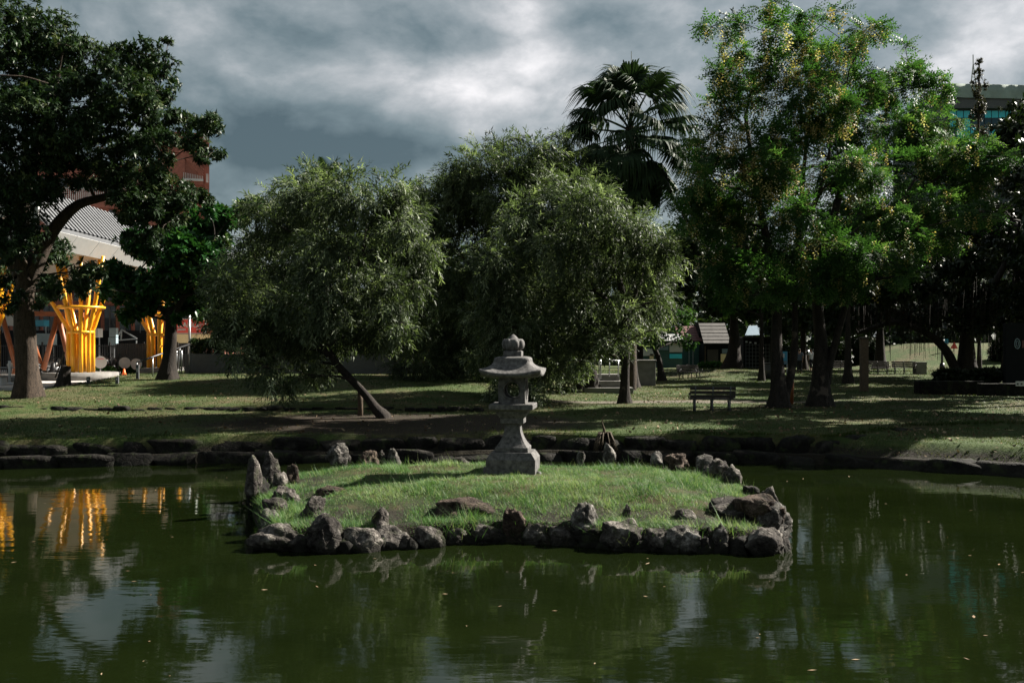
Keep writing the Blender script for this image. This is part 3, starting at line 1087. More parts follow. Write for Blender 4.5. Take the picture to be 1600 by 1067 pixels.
def build_island_grass():
    N = 330000
    x = RNG.uniform(-5.5, 6.0, N)
    y = RNG.uniform(14.2, 22.8, N)
    d = isl_dist(x, y)
    cl = fbm(x * 2.2 + 3, y * 2.2 + 8, 3)
    bare = np.exp(-((x - 4.0) / 0.85) ** 2 - ((y - 15.9) / 1.0) ** 2) * 1.1
    bare += 0.75 * np.exp(-((x + 0.2) / 1.1) ** 2 - ((y - 15.8) / 0.5) ** 2) * 0.5
    keep = (d > 0.12 + 0.10 * RNG.random(N)) & (RNG.random(N) < np.clip(0.35 + 2.2 * (cl - 0.36), 0.08, 1) * (1 - np.clip(bare, 0, 0.88)))
    # not under the lantern
    keep &= ~((np.abs(x - PX(802, 19.15)) < 0.45) & (np.abs(y - 19.15) < 0.45))
    x, y, cl, bare = x[keep], y[keep], cl[keep], bare[keep]
    n = len(x)
    tall = fbm(x * 1.3 + 77, y * 1.3 + 31, 3)
    h = RNG.uniform(0.03, 0.088, n) * (0.6 + 1.5 * np.clip(tall - 0.3, 0, 1)) * 1.1
    patch = fbm(x * 4.5 + 21, y * 4.5 + 4, 3)
    h = h * (0.55 + 1.25 * np.clip((patch - 0.25) * 1.8, 0, 1.2))
    tuft = RNG.random(n) < 0.05 * (patch > 0.5)
    h = np.where(tuft, h * 2.1, h)
    # a few tall clumps
    for px, py, r, k in ((770, 842, 0.35, 1.5), (640, 800, 0.3, 1.6), (690, 830, 0.35, 1.6), (985, 800, 0.3, 1.3), (470, 835, 0.4, 1.4), (850, 800, 0.5, 1.2), (1000, 830, 0.35, 1.4), (730, 835, 0.2, 2.0), (610, 735, 0.4, 1.3), (1090, 760, 0.4, 1.2)):
        dd = isl_depth(px, py)
        g = np.exp(-((x - PX(px, dd)) ** 2 + (y - dd) ** 2) / (r * r))
        h = h * (1 + (k - 0.6) * g)
    lip = isl_dist(x, y)
    front = (lip < 0.75) & (y < 17.0)
    h = np.where(front, h * (1.0 + 0.9 * np.clip(1.2 * (patch - 0.25), 0, 1)), h)
    h = h * (1 - 0.5 * np.clip(bare, 0, 1))
    w = RNG.uniform(0.005, 0.010, n)
    az = RNG.uniform(0, 2 * np.pi, n)
    bend = RNG.uniform(0.3, 1.3, n)
    z = isl_z(x, y) - 0.01
    hue = fbm(x * 0.9 + 5, y * 0.9 + 60, 3)
    var = np.clip(RNG.normal(0.45, 0.22, n) + (hue - 0.5) * 1.1 + (patch - 0.5) * 0.5 + bare * 0.4, 0, 1)
    var = np.where(RNG.random(n) < 0.12, RNG.uniform(0.85, 1.0, n), np.minimum(var, 0.9))
    o = obj('island_grass', grass_mesh('island_grass', x, y, z, h, w, az, bend, var, 1), M['grass'])
    o['kind'] = 'stuff'
    o['label'] = 'bright green grass covering the island'


build_island_grass()


def build_lawn_grass():
    N = 560000
    y = 22.5 + (78 - 22.5) * RNG.random(N) ** 1.9
    x = RNG.uniform(-0.56, 0.56, N) * y
    u, s = upper(x), shore(x)
    ok = (y > u + 0.02) | ((y > s + 0.5) & (y < u - 0.2) & (x > 8.2))
    ok &= ~((x < -19.2) & (y > 40.4)) & ~((y > 51) & (x < 2))
    cl = fbm(x * 0.7 + 13, y * 0.7 + 88, 4)
    ok &= RNG.random(N) < np.clip(0.5 + 1.7 * (cl - 0.45), 0.12, 1)
    # worn path
    pth = np.exp(-((y - (39.5 + 0.05 * x)) / 0.8) ** 2) * (x > 0.5)
    ok &= RNG.random(N) > pth * 0.93
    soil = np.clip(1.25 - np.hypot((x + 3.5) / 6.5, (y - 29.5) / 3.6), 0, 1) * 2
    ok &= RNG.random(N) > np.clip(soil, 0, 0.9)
    x, y, cl = x[ok], y[ok], cl[ok]
    n = len(x)
    z = hz(x, y) - 0.01
    h = RNG.uniform(0.03, 0.075, n) * (1 + 0.012 * (y - 25))
    w = RNG.uniform(0.010, 0.020, n) * (1 + 0.035 * (y - 25))
    az = RNG.uniform(0, 2 * np.pi, n)
    bend = RNG.uniform(0.2, 1.0, n)
    edge = (y > upper(x)) & (y < upper(x) + 0.55)
    h = np.where(edge, h * 2.4, h)
    az = np.where(edge, RNG.normal(-np.pi / 2, 0.7, n), az)
    bend = np.where(edge, RNG.uniform(0.7, 1.6, n), bend)
    dry = fbm(x * 0.25 + 3, y * 0.4 + 9, 4)
    var = np.clip(RNG.normal(0.40, 0.22, n) + (dry - 0.45) * 1.5, 0, 1)
    o = obj('lawn_grass', grass_mesh('lawn_grass', x, y, z, h, w, az, bend, var, 1), M['grass_lawn'])
    o['kind'] = 'stuff'
    o['label'] = 'short worn grass of the lawns beyond the pond'


build_lawn_grass()


def build_litter():
    N = 9000
    y = 23.5 + 27 * RNG.random(N) ** 1.2
    x = RNG.uniform(-0.55, 0.55, N) * y
    ok = (y > upper(x) + 0.05) | ((y > shore(x) + 0.5) & (x > 8.2) & (y < upper(x) - 0.2))
    dens = np.where(x > 4, 1.0, 0.45) * np.clip(2.2 * (fbm(x * 0.4 + 9, y * 0.4, 3) - 0.3), 0.1, 1)
    ok &= (RNG.random(N) < dens) & ~((x < -19.2) & (y > 40.4))
    x, y = x[ok], y[ok]
    n = len(x)
    z = hz(x, y) + 0.035
    a = RNG.uniform(0, 2 * np.pi, n)
    L = RNG.uniform(0.025, 0.065, n)
    c, s = np.cos(a), np.sin(a)
    t1, t2 = RNG.normal(0, 0.02, n), RNG.normal(0, 0.02, n)
    B = np.stack([x, y, z], 1)
    ax = np.stack([c * L, s * L, t1], 1)
    ay = np.stack([-s * L * 0.45, c * L * 0.45, t2], 1)
    V = np.stack([B - ax, B - ay, B + ax, B + ay], 1).reshape(-1, 3)
    Fq = (np.arange(n) * 4)[:, None] + np.array([[0, 1, 2, 3]])
    o = obj('leaf_litter', mesh_np('leaf_litter', V, Fq, False, np.repeat(RNG.random(n), 4)), M['litter'])
    o['kind'] = 'stuff'
    o['label'] = 'fallen brown leaves on the lawn'


build_litter()

# ------------------------------------------------------------------ trees
class Wood:
    """collects tapered limbs into one mesh"""
    def __init__(self):
        self.v = []
        self.f = []
        self.n = 0

    def limb(self, pts, radii, sides=6, lobes=None):
        v, f = tube_np(pts, radii, sides, lobes)
        f = np.array(f) + self.n
        self.v.append(np.array([p[:] for p in v]))
        self.f.append(f)
        self.n += len(v)

    def build(self, name, mat, parent):
        return obj(name, mesh_np(name, np.concatenate(self.v), np.concatenate(self.f), True), mat, parent)


def curve_pts(a, b, n, bow, rnd, up=None):
    """bowed line between two points"""
    a, b = Vector(a), Vector(b)
    L = (b - a).length
    c = (a + b) / 2 + Vector((rnd.uniform(-1, 1), rnd.uniform(-1, 1), rnd.uniform(-0.3, 1.0))) * bow * L
    if up is not None:
        c = a + (b - a) * 0.45 + Vector((0, 0, up * L))
    out = []
    for i in range(n + 1):
        t = i / n
        p = a * (1 - t) ** 2 + c * 2 * t * (1 - t) + b * t * t
        if 0 < i < n:
            p = p + Vector((rnd.gauss(0, 1), rnd.gauss(0, 1), rnd.gauss(0, 1))) * 0.018 * L
        out.append(p)
    return out


def leaf_tpl(L, W, fold=0.25, full=True, curl=0.0):
    """one leaf along +X: verts, tris"""
    if full:
        v = np.array([(0, 0, 0), (0.45 * L, W / 2, fold * W), (0.45 * L, -W / 2, fold * W), (L, 0, -curl * L), (0.48 * L, 0, 0.0)])
        f = np.array([(0, 4, 1), (0, 2, 4), (1, 4, 3), (4, 2, 3)])
    else:
        v = np.array([(0, 0, 0), (0.4 * L, W / 2, fold * W), (0.4 * L, -W / 2, fold * W), (L, 0, -curl * L)])
        f = np.array([(0, 2, 1), (1, 2, 3)])
    return v, f


def rotm(dirv, up=(0, 0, 1), roll=0.0):
    x = np.array(dirv, float)
    x /= np.linalg.norm(x) + 1e-9
    u = np.array(up, float)
    y = np.cross(u, x)
    ny = np.linalg.norm(y)
    if ny < 1e-3:
        y = np.array([0, 1.0, 0])
    else:
        y /= ny
    z = np.cross(x, y)
    c, s = math.cos(roll), math.sin(roll)
    y2 = y * c + z * s
    z2 = -y * s + z * c
    return np.stack([x, y2, z2], 1)


def join_tpl(parts):
    V, Fc, n = [], [], 0
    for v, f in parts:
        V.append(v)
        Fc.append(f + n)
        n += len(v)
    return np.concatenate(V), np.concatenate(Fc)


def spray_rosette(seed, nl=10, L=0.17, W=0.055, droop=0.35, full=True):
    r = random.Random(seed)
    parts = []
    for i in range(nl):
        v, f = leaf_tpl(L * r.uniform(0.7, 1.15), W * r.uniform(0.8, 1.15), 0.22, full, 0.12)
        a = 2 * math.pi * i / nl * 1.618 * 3 + r.uniform(-0.3, 0.3)
        o = r.uniform(0.25, 1.0)
        dv = (0.55 * (1.2 - o), math.cos(a) * o, math.sin(a) * o - droop)
        R = rotm(dv, (0.3, 0, 1), r.uniform(-0.4, 0.4))
        base = np.array([r.uniform(-0.10, 0.02), 0, 0])
        parts.append((v @ R.T + base, f))
    return join_tpl(parts)


def spray_feather(seed, nl=18, L=0.11, W=0.022, length=0.42, droop=0.35):
    """arching twig with narrow leaves on all sides"""
    r = random.Random(seed)
    parts = []
    for i in range(nl):
        t = (i + 0.5) / nl
        bx = length * t
        bz = -droop * length * t * t
        v, f = leaf_tpl(L * r.uniform(0.7, 1.2), W * r.uniform(0.8, 1.2), 0.15, False, 0.15)
        a = i * 2.4 + r.uniform(-0.5, 0.5)
        o = r.uniform(0.45, 1.0)
        dv = (0.75, math.cos(a) * o, math.sin(a) * o * 0.8 - 0.25)
        R = rotm(dv, (0, 0, 1), r.uniform(-0.6, 0.6))
        parts.append((v @ R.T + np.array([bx, 0, bz]), f))
    return join_tpl(parts)


def spray_pinnate(seed, pairs=6, L=0.11, W=0.048, length=0.40, droop=0.45):
    """two or three compound leaves spreading from a twig end"""
    r = random.Random(seed)
    parts = []
    for q in range(3):
        ya = r.uniform(-1.0, 1.0)
        tilt = r.uniform(-0.25, 0.35)
        sub = []
        for i in range(pairs):
            t = (i + 0.6) / pairs
            for s in (-1, 1):
                v, f = leaf_tpl(L * r.uniform(0.8, 1.1), W * r.uniform(0.85, 1.15), 0.10, False, 0.1)
                R = rotm((0.45, s * 1.0, -0.25 + r.uniform(-0.15, 0.15)), (0, 0, 1))
                sub.append((v @ R.T + np.array([length * t, 0, -droop * length * t * t]), f))
        v, f = leaf_tpl(L, W, 0.1, False)
        sub.append((v + np.array([length, 0, -droop * length]), f))
        v, f = join_tpl(sub)
        R = rotm((math.cos(ya), math.sin(ya), tilt), (0, 0, 1))
        parts.append((v @ R.T, f))
    return join_tpl(parts)


def spray_flowers(seed, n=18, length=0.45):
    """hanging raceme of small petals (hangs along -Z)"""
    r = random.Random(seed)
    parts = []
    for i in range(n):
        t = i / n
        a = i * 2.4
        rr = 0.07 * (1 - 0.5 * t)
        v, f = leaf_tpl(0.07, 0.06, 0.3, False)
        R = rotm((math.cos(a), math.sin(a), r.uniform(-0.6, 0.5)), (0, 0, 1), r.uniform(-1, 1))
        parts.append((v @ R.T + np.array([rr * math.cos(a) * r.random(), rr * math.sin(a) * r.random(), -length * t]), f))
    return join_tpl(parts)


class Crown:
    def __init__(self):
        self.V, self.F, self.A, self.n = [], [], [], 0

    def add(self, tpls, pos, dirs, scale, var, rng, upright=False):
        """copies of leaf sprays; dirs (N,3)"""
        pos = np.asarray(pos)
        N = len(pos)
        if N == 0:
            return
        which = rng.integers(0, len(tpls), N)
        x = dirs / (np.linalg.norm(dirs, axis=1, keepdims=True) + 1e-9)
        if upright:
            a = rng.uniform(0, 2 * np.pi, N)
            x = np.stack([np.cos(a), np.sin(a), np.zeros(N)], 1)
        up = np.array([0, 0, 1.0]) + rng.normal(0, 0.25 if not upright else 0.05, (N, 3))
        y = np.cross(up, x)
        y /= np.linalg.norm(y, axis=1, keepdims=True) + 1e-9
        z = np.cross(x, y)
        R = np.stack([x, y, z], 2) * scale[:, None, None]
        for t, (tv, tf) in enumerate(tpls):
            m = which == t
            k = int(m.sum())
            if k == 0:
                continue
            vv = np.einsum('nij,vj->nvi', R[m], tv) + pos[m][:, None, :]
            nv = len(tv)
            ff = tf[None, :, :] + (np.arange(k) * nv)[:, None, None] + self.n
            self.V.append(vv.reshape(-1, 3))
            self.F.append(ff.reshape(-1, 3))
            # small per-leaf change on top of the spray's own value
            va = np.repeat(var[m], nv).reshape(k, nv) + rng.normal(0, 0.06, (k, nv))
            self.A.append(np.clip(va, 0, 1).ravel())
            self.n += k * nv

    def build(self, name, mat, parent):
        return obj(name, mesh_np(name, np.concatenate(self.V), np.concatenate(self.F), False, np.concatenate(self.A)), mat, parent)


def tree(name, label, base, trunks, clumps, d, tpls, mats, seed, dens=9.0, sub_r=0.42, scale=(0.8, 1.25), droop=0.0,
         trunk_r=0.3, top_r=0.1, flare=1.7, sides=14, branch_show=True, flowers=None, fmat=None, hi=0.10, subs=14, limb_r=1.0, group=None, attach_min=0.3, cat='tree', shell=0.55, dsp=2.3, dbias=0.0, lumps=0.55):
    """clumps: (px, py, rx, ry, depth offset m, depth radius m or None); dens: sprays per m2 of clump frontal area"""
    rnd = random.Random(seed)
    rng = np.random.default_rng(seed)
    root = thing(name, label, cat, base, 0.0, group)
    off = Vector(base)
    W = Wood()
    nodes = []      # (point, radius)
    for ti, tr in enumerate(trunks):
        pts = [Vector(p) for p in tr['pts']]
        # subdivide
        fine = []
        for a, b in zip(pts[:-1], pts[1:]):
            for q in range(4):
                fine.append(a.lerp(b, q / 4))
        fine.append(pts[-1])
        # smooth
        for _ in range(2):
            fine = [fine[0]] + [(fine[i - 1] + fine[i] * 2 + fine[i + 1]) / 4 for i in range(1, len(fine) - 1)] + [fine[-1]]
        n = len(fine)
        r0, r1 = tr.get('r', (trunk_r, top_r))
        rad = [lerp(r0, r1, (i / (n - 1)) ** 0.8) for i in range(n)]
        if tr.get('flare', True):
            for i in range(n):
                hgt = (fine[i] - fine[0]).length
                rad[i] *= 1 + (flare - 1) * math.exp(-hgt / (r0 * 1.5))
            fine[0] = fine[0] - Vector((0, 0, 0.25))
        ph = rnd.uniform(0, 6)
        rr = r0

        def lob(i, a, fine=fine, ph=ph, rr=rr):
            hgt = (fine[i] - fine[0]).length
            k = math.exp(-hgt / (rr * 2.2))
            return 1 + 0.22 * k * math.sin(5 * a + ph) + 0.05 * math.sin(3 * a + ph + hgt * 1.3) + 0.04 * math.sin(2 * a - hgt * 2.1)
        W.limb([p - off for p in fine], rad, sides, lob)
        for i in range(n):
            if i / (n - 1) >= attach_min:
                nodes.append((fine[i], rad[i]))
    C = Crown()
    FL = Crown()
    cl = []
    mx = sum(c[0] for c in clumps) / len(clumps)
    my = sum(c[1] for c in clumps) / len(clumps)
    if lumps:
        extra = []
        for c in clumps:
            if rnd.random() < lumps:
                a = math.atan2(c[1] - my, c[0] - mx) + rnd.uniform(-0.9, 0.9)
                f = rnd.uniform(0.26, 0.42)
                extra.append((c[0] + math.cos(a) * c[2] * 0.98, c[1] + math.sin(a) * c[3] * 0.98, c[2] * f, c[3] * f))
        clumps = list(clumps) + extra
    for c in clumps:
        px, py, rx, ry = c[:4]
        do = c[4] if len(c) > 4 else rnd.uniform(-1, 1) * dsp + dbias
        rx, ry = rx / F * d, ry / F * d
        rd = c[5] if len(c) > 5 and c[5] else (rx + ry) / 2 * 1.05
        cen = P(px, py, d)
        k = (d + do) / d
        cen = Vector((cen.x * k, d + do, CAMH + (cen.z - CAMH) * k))
        cl.append((cen, rx * k, ry * k, rd))
    topn = max(nodes, key=lambda q: q[0].z)[0]
    cl.sort(key=lambda c: (c[0] - topn).length)
    for cen, rx, ry, rd in cl:
        # limb from the skeleton
        best = min(nodes, key=lambda q: (q[0] - cen).length + 1.2 * max(0, q[0].z - cen.z + 0.2) + (0.0 if q[1] > 0.035 else 0.8))
        L = (best[0] - cen).length
        r0 = min(best[1] * 0.72, (0.030 + 0.017 * L) * limb_r)
        pts = curve_pts(best[0], cen, max(3, int(L / 0.5)), 0.12, rnd, 0.10)
        n = len(pts)
        rads = [lerp(r0, max(0.014, r0 * 0.35), i / (n - 1)) for i in range(n)]
        W.limb([p - off for p in pts], rads, 7)
        for i in range(1, n):
            nodes.append((pts[i], rads[i]))
        area = math.pi * rx * ry
        ns = max(10, int(area * dens))
        nsub = max(4, int(subs * max(0.5, area / 3.0) ** 0.6))
        # foliage masses inside the clump
        u = rng.normal(0, 1, (nsub, 3))
        u /= np.linalg.norm(u, axis=1, keepdims=True)
        u *= (shell + (1 - shell) * rng.random((nsub, 1)))
        cc = np.array(cen)[None, :] + u * np.array([rx, rd, ry])[None, :] * 0.86
        rs = sub_r * (rx * ry * rd) ** (1 / 3) * rng.uniform(0.6, 1.25, nsub)
        bright = rng.normal(0, 0.17, nsub)
        if branch_show:
            for q in range(nsub):
                tgt = Vector(cc[q])
                st = min(nodes[-n:], key=lambda w: (w[0] - tgt).length + 0.5 * max(0, w[0].z - tgt.z))
                pp = curve_pts(st[0], tgt, 3, 0.10, rnd)
                rq = min(st[1] * 0.6, 0.022)
                W.limb([p - off for p in pp], [rq, rq * 0.75, rq * 0.5, rq * 0.3], 4)
        wi = rng.choice(nsub, ns, p=(rs ** 2) / (rs ** 2).sum())
        v = rng.normal(0, 1, (ns, 3))
        v /= np.linalg.norm(v, axis=1, keepdims=True)
        v *= rng.random((ns, 1)) ** 0.45 * np.where(rng.random((ns, 1)) < 0.08, 1.6, 1.0)
        pos = cc[wi] + v * rs[wi][:, None] * np.array([1.15, 1.15, 0.75])
        out = (pos - np.array(cen)) / np.array([rx, rd, ry])
        dirs = 0.7 * out + 0.6 * v + rng.normal(0, 0.35, (ns, 3))
        dirs[:, 2] += 0.12 - droop
        sc = rng.uniform(scale[0], scale[1], ns)
        var = np.clip(rng.normal(0.42, 0.16, ns) + bright[wi], 0, 0.82)
        var = np.where(rng.random(ns) < hi, rng.uniform(0.8, 1.0, ns), var)
        C.add(tpls, pos - np.array(off), dirs, sc, var, rng)
        if flowers is not None:
            fr = flowers(cen)
            nf = int(area * fr)
            if nf > 0:
                u = rng.normal(0, 1, (nf, 3))
                u /= np.linalg.norm(u, axis=1, keepdims=True)
                pf = np.array(cen) + u * np.array([rx, rd, ry]) * rng.uniform(0.85, 1.15, (nf, 1))
                FL.add(FTPL, pf - np.array(off), u, rng.uniform(0.8, 1.3, nf), rng.random(nf), rng, upright=True)
    W.build('trunk', mats[0], root)
    C.build('crown', mats[1], root)
    if FL.n:
        FL.build('blossom', fmat, root)
    return root


def B(px, py, d):
    """a trunk's foot, set on the ground"""
    x = PX(px, d)
    return Vector((x, d, ground_z(x, d)))


ROS = [spray_rosette(i, 11, 0.21, 0.070, 0.35, False) for i in range(6)]
BIG = [spray_rosette(20 + i, 8, 0.33, 0.17, 0.12) for i in range(6)]
FEA = [spray_feather(40 + i, 13, 0.165, 0.037, 0.42, 0.45) for i in range(8)]
PIN = [spray_pinnate(60 + i, 5, 0.125, 0.056, 0.42, 0.5) for i in range(6)]
BCK = [spray_rosette(80 + i, 9, 0.26, 0.11, 0.3, False) for i in range(5)]
FTPL = [spray_flowers(90 + i) for i in range(4)]

# tall dark tree at the left edge
d = 38.0
b = B(45, 608, d)
tree('shade_tree', 'tall dark-leaved tree with thick brown trunk at the left edge of the lawn', b,
     [dict(pts=[b, P(41, 540, d), P(36, 480, d), P(42, 425, d)], r=(0.41, 0.34)),
      dict(pts=[P(42, 440, d), P(30, 330, d), P(60, 220, d - .5), P(92, 110, d - 1)], r=(0.36, 0.12), flare=False),
      dict(pts=[P(45, 440, d), P(80, 360, d), P(120, 318, d), P(180, 305, d), P(230, 290, d)], r=(0.30, 0.10), flare=False),
      dict(pts=[P(36, 430, d), P(-30, 330, d + .5), P(-50, 180, d + 1)], r=(0.32, 0.12), flare=False)],
     [(10, 35, 75, 50), (85, 60, 70, 38), (150, 95, 65, 38), (228, 85, 46, 30), (225, 120, 44, 28), (255, 145, 30, 22), (180, 130, 50, 34), (240, 222, 36, 22), (230, 275, 36, 26), (30, 130, 80, 55), (120, 160, 80, 45), (200, 175, 65, 38), (245, 205, 55, 26),
      (290, 185, 42, 22), (330, 192, 38, 18), (310, 225, 30, 22), (326, 245, 22, 16), (60, 225, 80, 55), (160, 230, 70, 45), (230, 240, 42, 28), (215, 285, 52, 30), (265, 300, 48, 30), (300, 305, 32, 20),
      (-40, 180, 80, 90), (-60, 60, 80, 80), (10, 290, 60, 50), (95, 290, 45, 22), (15, 365, 55, 50), (70, 400, 50, 32), (118, 425, 34, 22), (85, 448, 45, 20), (125, 450, 28, 16), (55, 462, 30, 16), (150, 420, 18, 14), (20, 470, 26, 18), (200, 325, 36, 22), (250, 340, 34, 22), (-50, 330, 70, 80), (20, 430, 40, 30), (170, 285, 40, 20), (215, 330, 36, 26, -2), (242, 318, 34, 24, -2), (225, 368, 32, 20, -1.5), (150, 268, 50, 22, -2), (105, 258, 40, 24, -2), (195, 300, 34, 16, -2), (265, 335, 26, 22, -1), (100, 210, 50, 36, -3.2), (60, 170, 50, 40, -3), (40, 300, 50, 40, -3), (150, 190, 40, 30, -3)],
     d, ROS, (M['bark'], M['leaf_big']), 1, dens=76, sub_r=0.43, flare=1.5, hi=0.05, dsp=3.0)

# broad-leaved tree by the yellow columns
d = 46.0
b = B(260, 585, d)
tree('broadleaf_tree', 'broad-leaved tree with large glossy leaves by the handrail on the left', b,
     [dict(pts=[b, P(266, 540, d), P(268, 500, d), P(264, 480, d)], r=(0.34, 0.20)),
      dict(pts=[P(267, 500, d), P(240, 470, d), P(215, 445, d)], r=(0.15, 0.07), flare=False),
      dict(pts=[P(266, 500, d), P(288, 462, d), P(310, 420, d), P(335, 370, d)], r=(0.17, 0.06), flare=False)],
     [(300, 350, 40, 30), (345, 338, 30, 18), (388, 322, 20, 13), (365, 340, 20, 16), (245, 385, 48, 30), (300, 400, 50, 40), (338, 378, 32, 28), (205, 445, 36, 30), (262, 440, 50, 32), (185, 425, 20, 22), (318, 445, 36, 32), (280, 478, 30, 20), (225, 475, 30, 18), (185, 460, 22, 18), (205, 490, 18, 10), (300, 485, 24, 16), (345, 420, 24, 28)],
     d, BIG, (M['bark_dark'], M['leaf_broad']), 2, dens=64, sub_r=0.46, flare=1.6, hi=0.06, scale=(0.75, 1.3))

# leaning feathery tree
d = 31.0
b = B(602, 655, d)
tree('feathery_tree', 'leaning tree with dark curved trunk and grey-green feathery crown left of centre', b,
     [dict(pts=[b, P(588, 640, d), P(574, 620, d), P(553, 597, d), P(522, 565, d), P(500, 520, d), P(492, 440, d)], r=(0.165, 0.08)),
      dict(pts=[P(515, 555, d), P(470, 510, d), P(420, 460, d)], r=(0.10, 0.04), flare=False),
      dict(pts=[P(500, 520, d), P(540, 460, d), P(565, 400, d)], r=(0.10, 0.04), flare=False)],
     [(400, 410, 42, 48), (372, 460, 32, 40), (440, 340, 45, 38), (495, 305, 50, 32), (545, 310, 45, 34), (590, 330, 36, 40), (605, 390, 34, 50), (475, 385, 60, 50), (540, 400, 60, 55), (425, 470, 52, 44),
      (490, 470, 58, 48), (560, 470, 50, 48), (380, 510, 34, 26), (450, 520, 46, 30), (520, 518, 50, 30), (580, 510, 40, 30), (470, 572, 32, 16), (445, 602, 20, 14), (420, 575, 24, 16), (495, 566, 28, 14), (370, 555, 20, 14), (610, 300, 24, 20), (350, 500, 18, 26), (410, 545, 24, 16), (600, 460, 30, 40), (622, 345, 26, 34), (640, 335, 28, 30, 1.5), (652, 395, 26, 36, 1.5), (626, 425, 24, 44), (352, 440, 20, 34), (345, 480, 18, 26), (425, 310, 24, 22), (470, 300, 30, 20), (600, 510, 30, 30)],
     d, FEA, (M['bark_dark'], M['leaf_feather']), 3, dens=135, sub_r=0.42, droop=0.35, flare=1.5, hi=0.16, limb_r=0.8, scale=(0.95, 1.4))

# the big grey-green trees behind the lantern
d = 47.0
b = B(925, 612, d)
tree('feathery_tree', 'tallest grey-green feathery tree directly behind the lantern', b,
     [dict(pts=[b, P(922, 560, d), P(890, 500, d), P(840, 420, d), P(800, 330, d)], r=(0.30, 0.12)),
      dict(pts=[P(905, 525, d), P(830, 470, d), P(740, 420, d)], r=(0.16, 0.06), flare=False),
      dict(pts=[P(890, 500, d), P(890, 400, d), P(880, 300, d)], r=(0.14, 0.06), flare=False)],
     [(700, 320, 52, 42), (665, 345, 40, 34), (720, 285, 44, 28), (755, 262, 52, 36), (840, 270, 50, 34), (815, 245, 50, 28), (870, 255, 45, 32), (905, 280, 40, 36), (672, 380, 45, 48), (655, 300, 26, 18), (740, 350, 60, 50), (800, 310, 55, 45), (690, 450, 50, 48), (650, 440, 34, 44), (638, 350, 30, 40), (632, 480, 28, 40), (760, 440, 60, 55),
      (700, 525, 52, 42), (645, 520, 36, 38), (740, 570, 36, 28), (770, 510, 46, 40), (690, 575, 40, 24), (640, 575, 36, 24), (730, 605, 34, 20), (860, 560, 34, 22), (890, 545, 34, 22), (870, 595, 26, 20), (660, 610, 30, 14), (920, 520, 36, 24), (780, 230, 22, 12), (850, 330, 55, 40), (880, 222, 20, 14)],
     d, FEA, (M['bark_dark'], M['leaf_feather2']), 4, dens=80, sub_r=0.42, droop=0.3, hi=0.15, scale=(1.1, 1.65))
d = 39.0
b = B(976, 632, d)
tree('feathery_tree', 'grey-green feathery tree with slim straight trunk right of the lantern', b,
     [dict(pts=[b, P(977, 580, d), P(979, 520, d), P(975, 460, d), P(950, 380, d)], r=(0.20, 0.09)),
      dict(pts=[P(978, 500, d), P(920, 440, d), P(860, 400, d)], r=(0.11, 0.04), flare=False),
      dict(pts=[P(978, 500, d), P(1000, 440, d), P(1010, 400, d)], r=(0.10, 0.04), flare=False)],
     [(870, 335, 50, 34), (930, 330, 50, 34), (975, 365, 44, 36), (1010, 400, 34, 40), (820, 385, 50, 40), (890, 395, 62, 44), (950, 420, 52, 44), (1000, 455, 38, 40), (850, 455, 62, 44), (920, 475, 50, 34), (795, 455, 40, 40), (970, 490, 34, 24), (1030, 430, 18, 30),
      (800, 510, 42, 34), (860, 515, 50, 30), (780, 560, 36, 28), (838, 560, 36, 26), (825, 610, 20, 28), (845, 640, 14, 22), (770, 420, 26, 30), (1005, 345, 24, 16), (900, 300, 50, 26), (950, 310, 34, 20), (830, 350, 50, 36), (1000, 500, 34, 20), (900, 545, 44, 20), (950, 530, 34, 18), (760, 500, 34, 36), (1035, 470, 16, 22), (800, 600, 30, 20)],
     d, FEA, (M['bark_pale'], M['leaf_feather']), 5, dens=105, sub_r=0.42, droop=0.4, hi=0.17, scale=(1.05, 1.5))

# yellow-flowering trees on the right
d = 36.0
b = B(1218, 635, d)


def fl_left(c):
    return 27 if c.z > 8.0 else (10 if c.z > 5.5 else 3)


tree('flowering_tree', 'forked tree with hanging yellow blossom and open top behind the park bench', b,
     [dict(pts=[b, P(1216, 590, d), P(1212, 540, d), P(1215, 470, d), P(1200, 380, d), P(1180, 290, d), P(1165, 180, d)], r=(0.30, 0.07)),
      dict(pts=[P(1222, 628, d), P(1236, 590, d + .3), P(1243, 530, d + .5), P(1240, 450, d + .6), P(1250, 330, d + .4), P(1262, 200, d)], r=(0.18, 0.06)),
      dict(pts=[P(1214, 480, d), P(1240, 400, d - 1), P(1290, 280, d - 1.5), P(1310, 150, d - 1)], r=(0.12, 0.04), flare=False)],
     [(1112, 42, 14, 8), (1146, 44, 18, 11), (1150, 75, 22, 14), (1200, 10, 18, 10), (1215, 50, 20, 16), (1140, 110, 30, 18), (1172, 150, 32, 26), (1125, 165, 26, 20), (1215, 105, 34, 24), (1252, 70, 26, 20), (1262, 30, 16, 12), (1305, 20, 16, 9), (1355, 50, 26, 14), (1330, 75, 22, 16), (1290, 95, 36, 28), (1255, 140, 40, 32),
      (1120, 225, 38, 28), (1105, 285, 30, 26), (1175, 225, 45, 34), (1235, 215, 45, 36), (1295, 170, 40, 36), (1160, 300, 44, 34), (1225, 300, 40, 30), (1120, 350, 38, 34), (1290, 260, 40, 34), (1180, 370, 40, 28), (1150, 420, 40, 26), (1230, 390, 40, 28), (1110, 410, 28, 24), (1200, 450, 36, 18), (1090, 330, 24, 24), (1130, 450, 34, 20), (1250, 440, 30, 20), (1095, 240, 22, 20), (1082, 275, 20, 24), (1078, 315, 22, 22), (1200, 260, 40, 30), (1250, 340, 40, 30)],
     d, PIN, (M['bark_pale'], M['leaf_cassia']), 6, dens=68, sub_r=0.40, droop=0.1, flowers=fl_left, fmat=M['petal'], hi=0.14, scale=(0.75, 1.2), dsp=2.8, dbias=-1.7)
d = 37.0
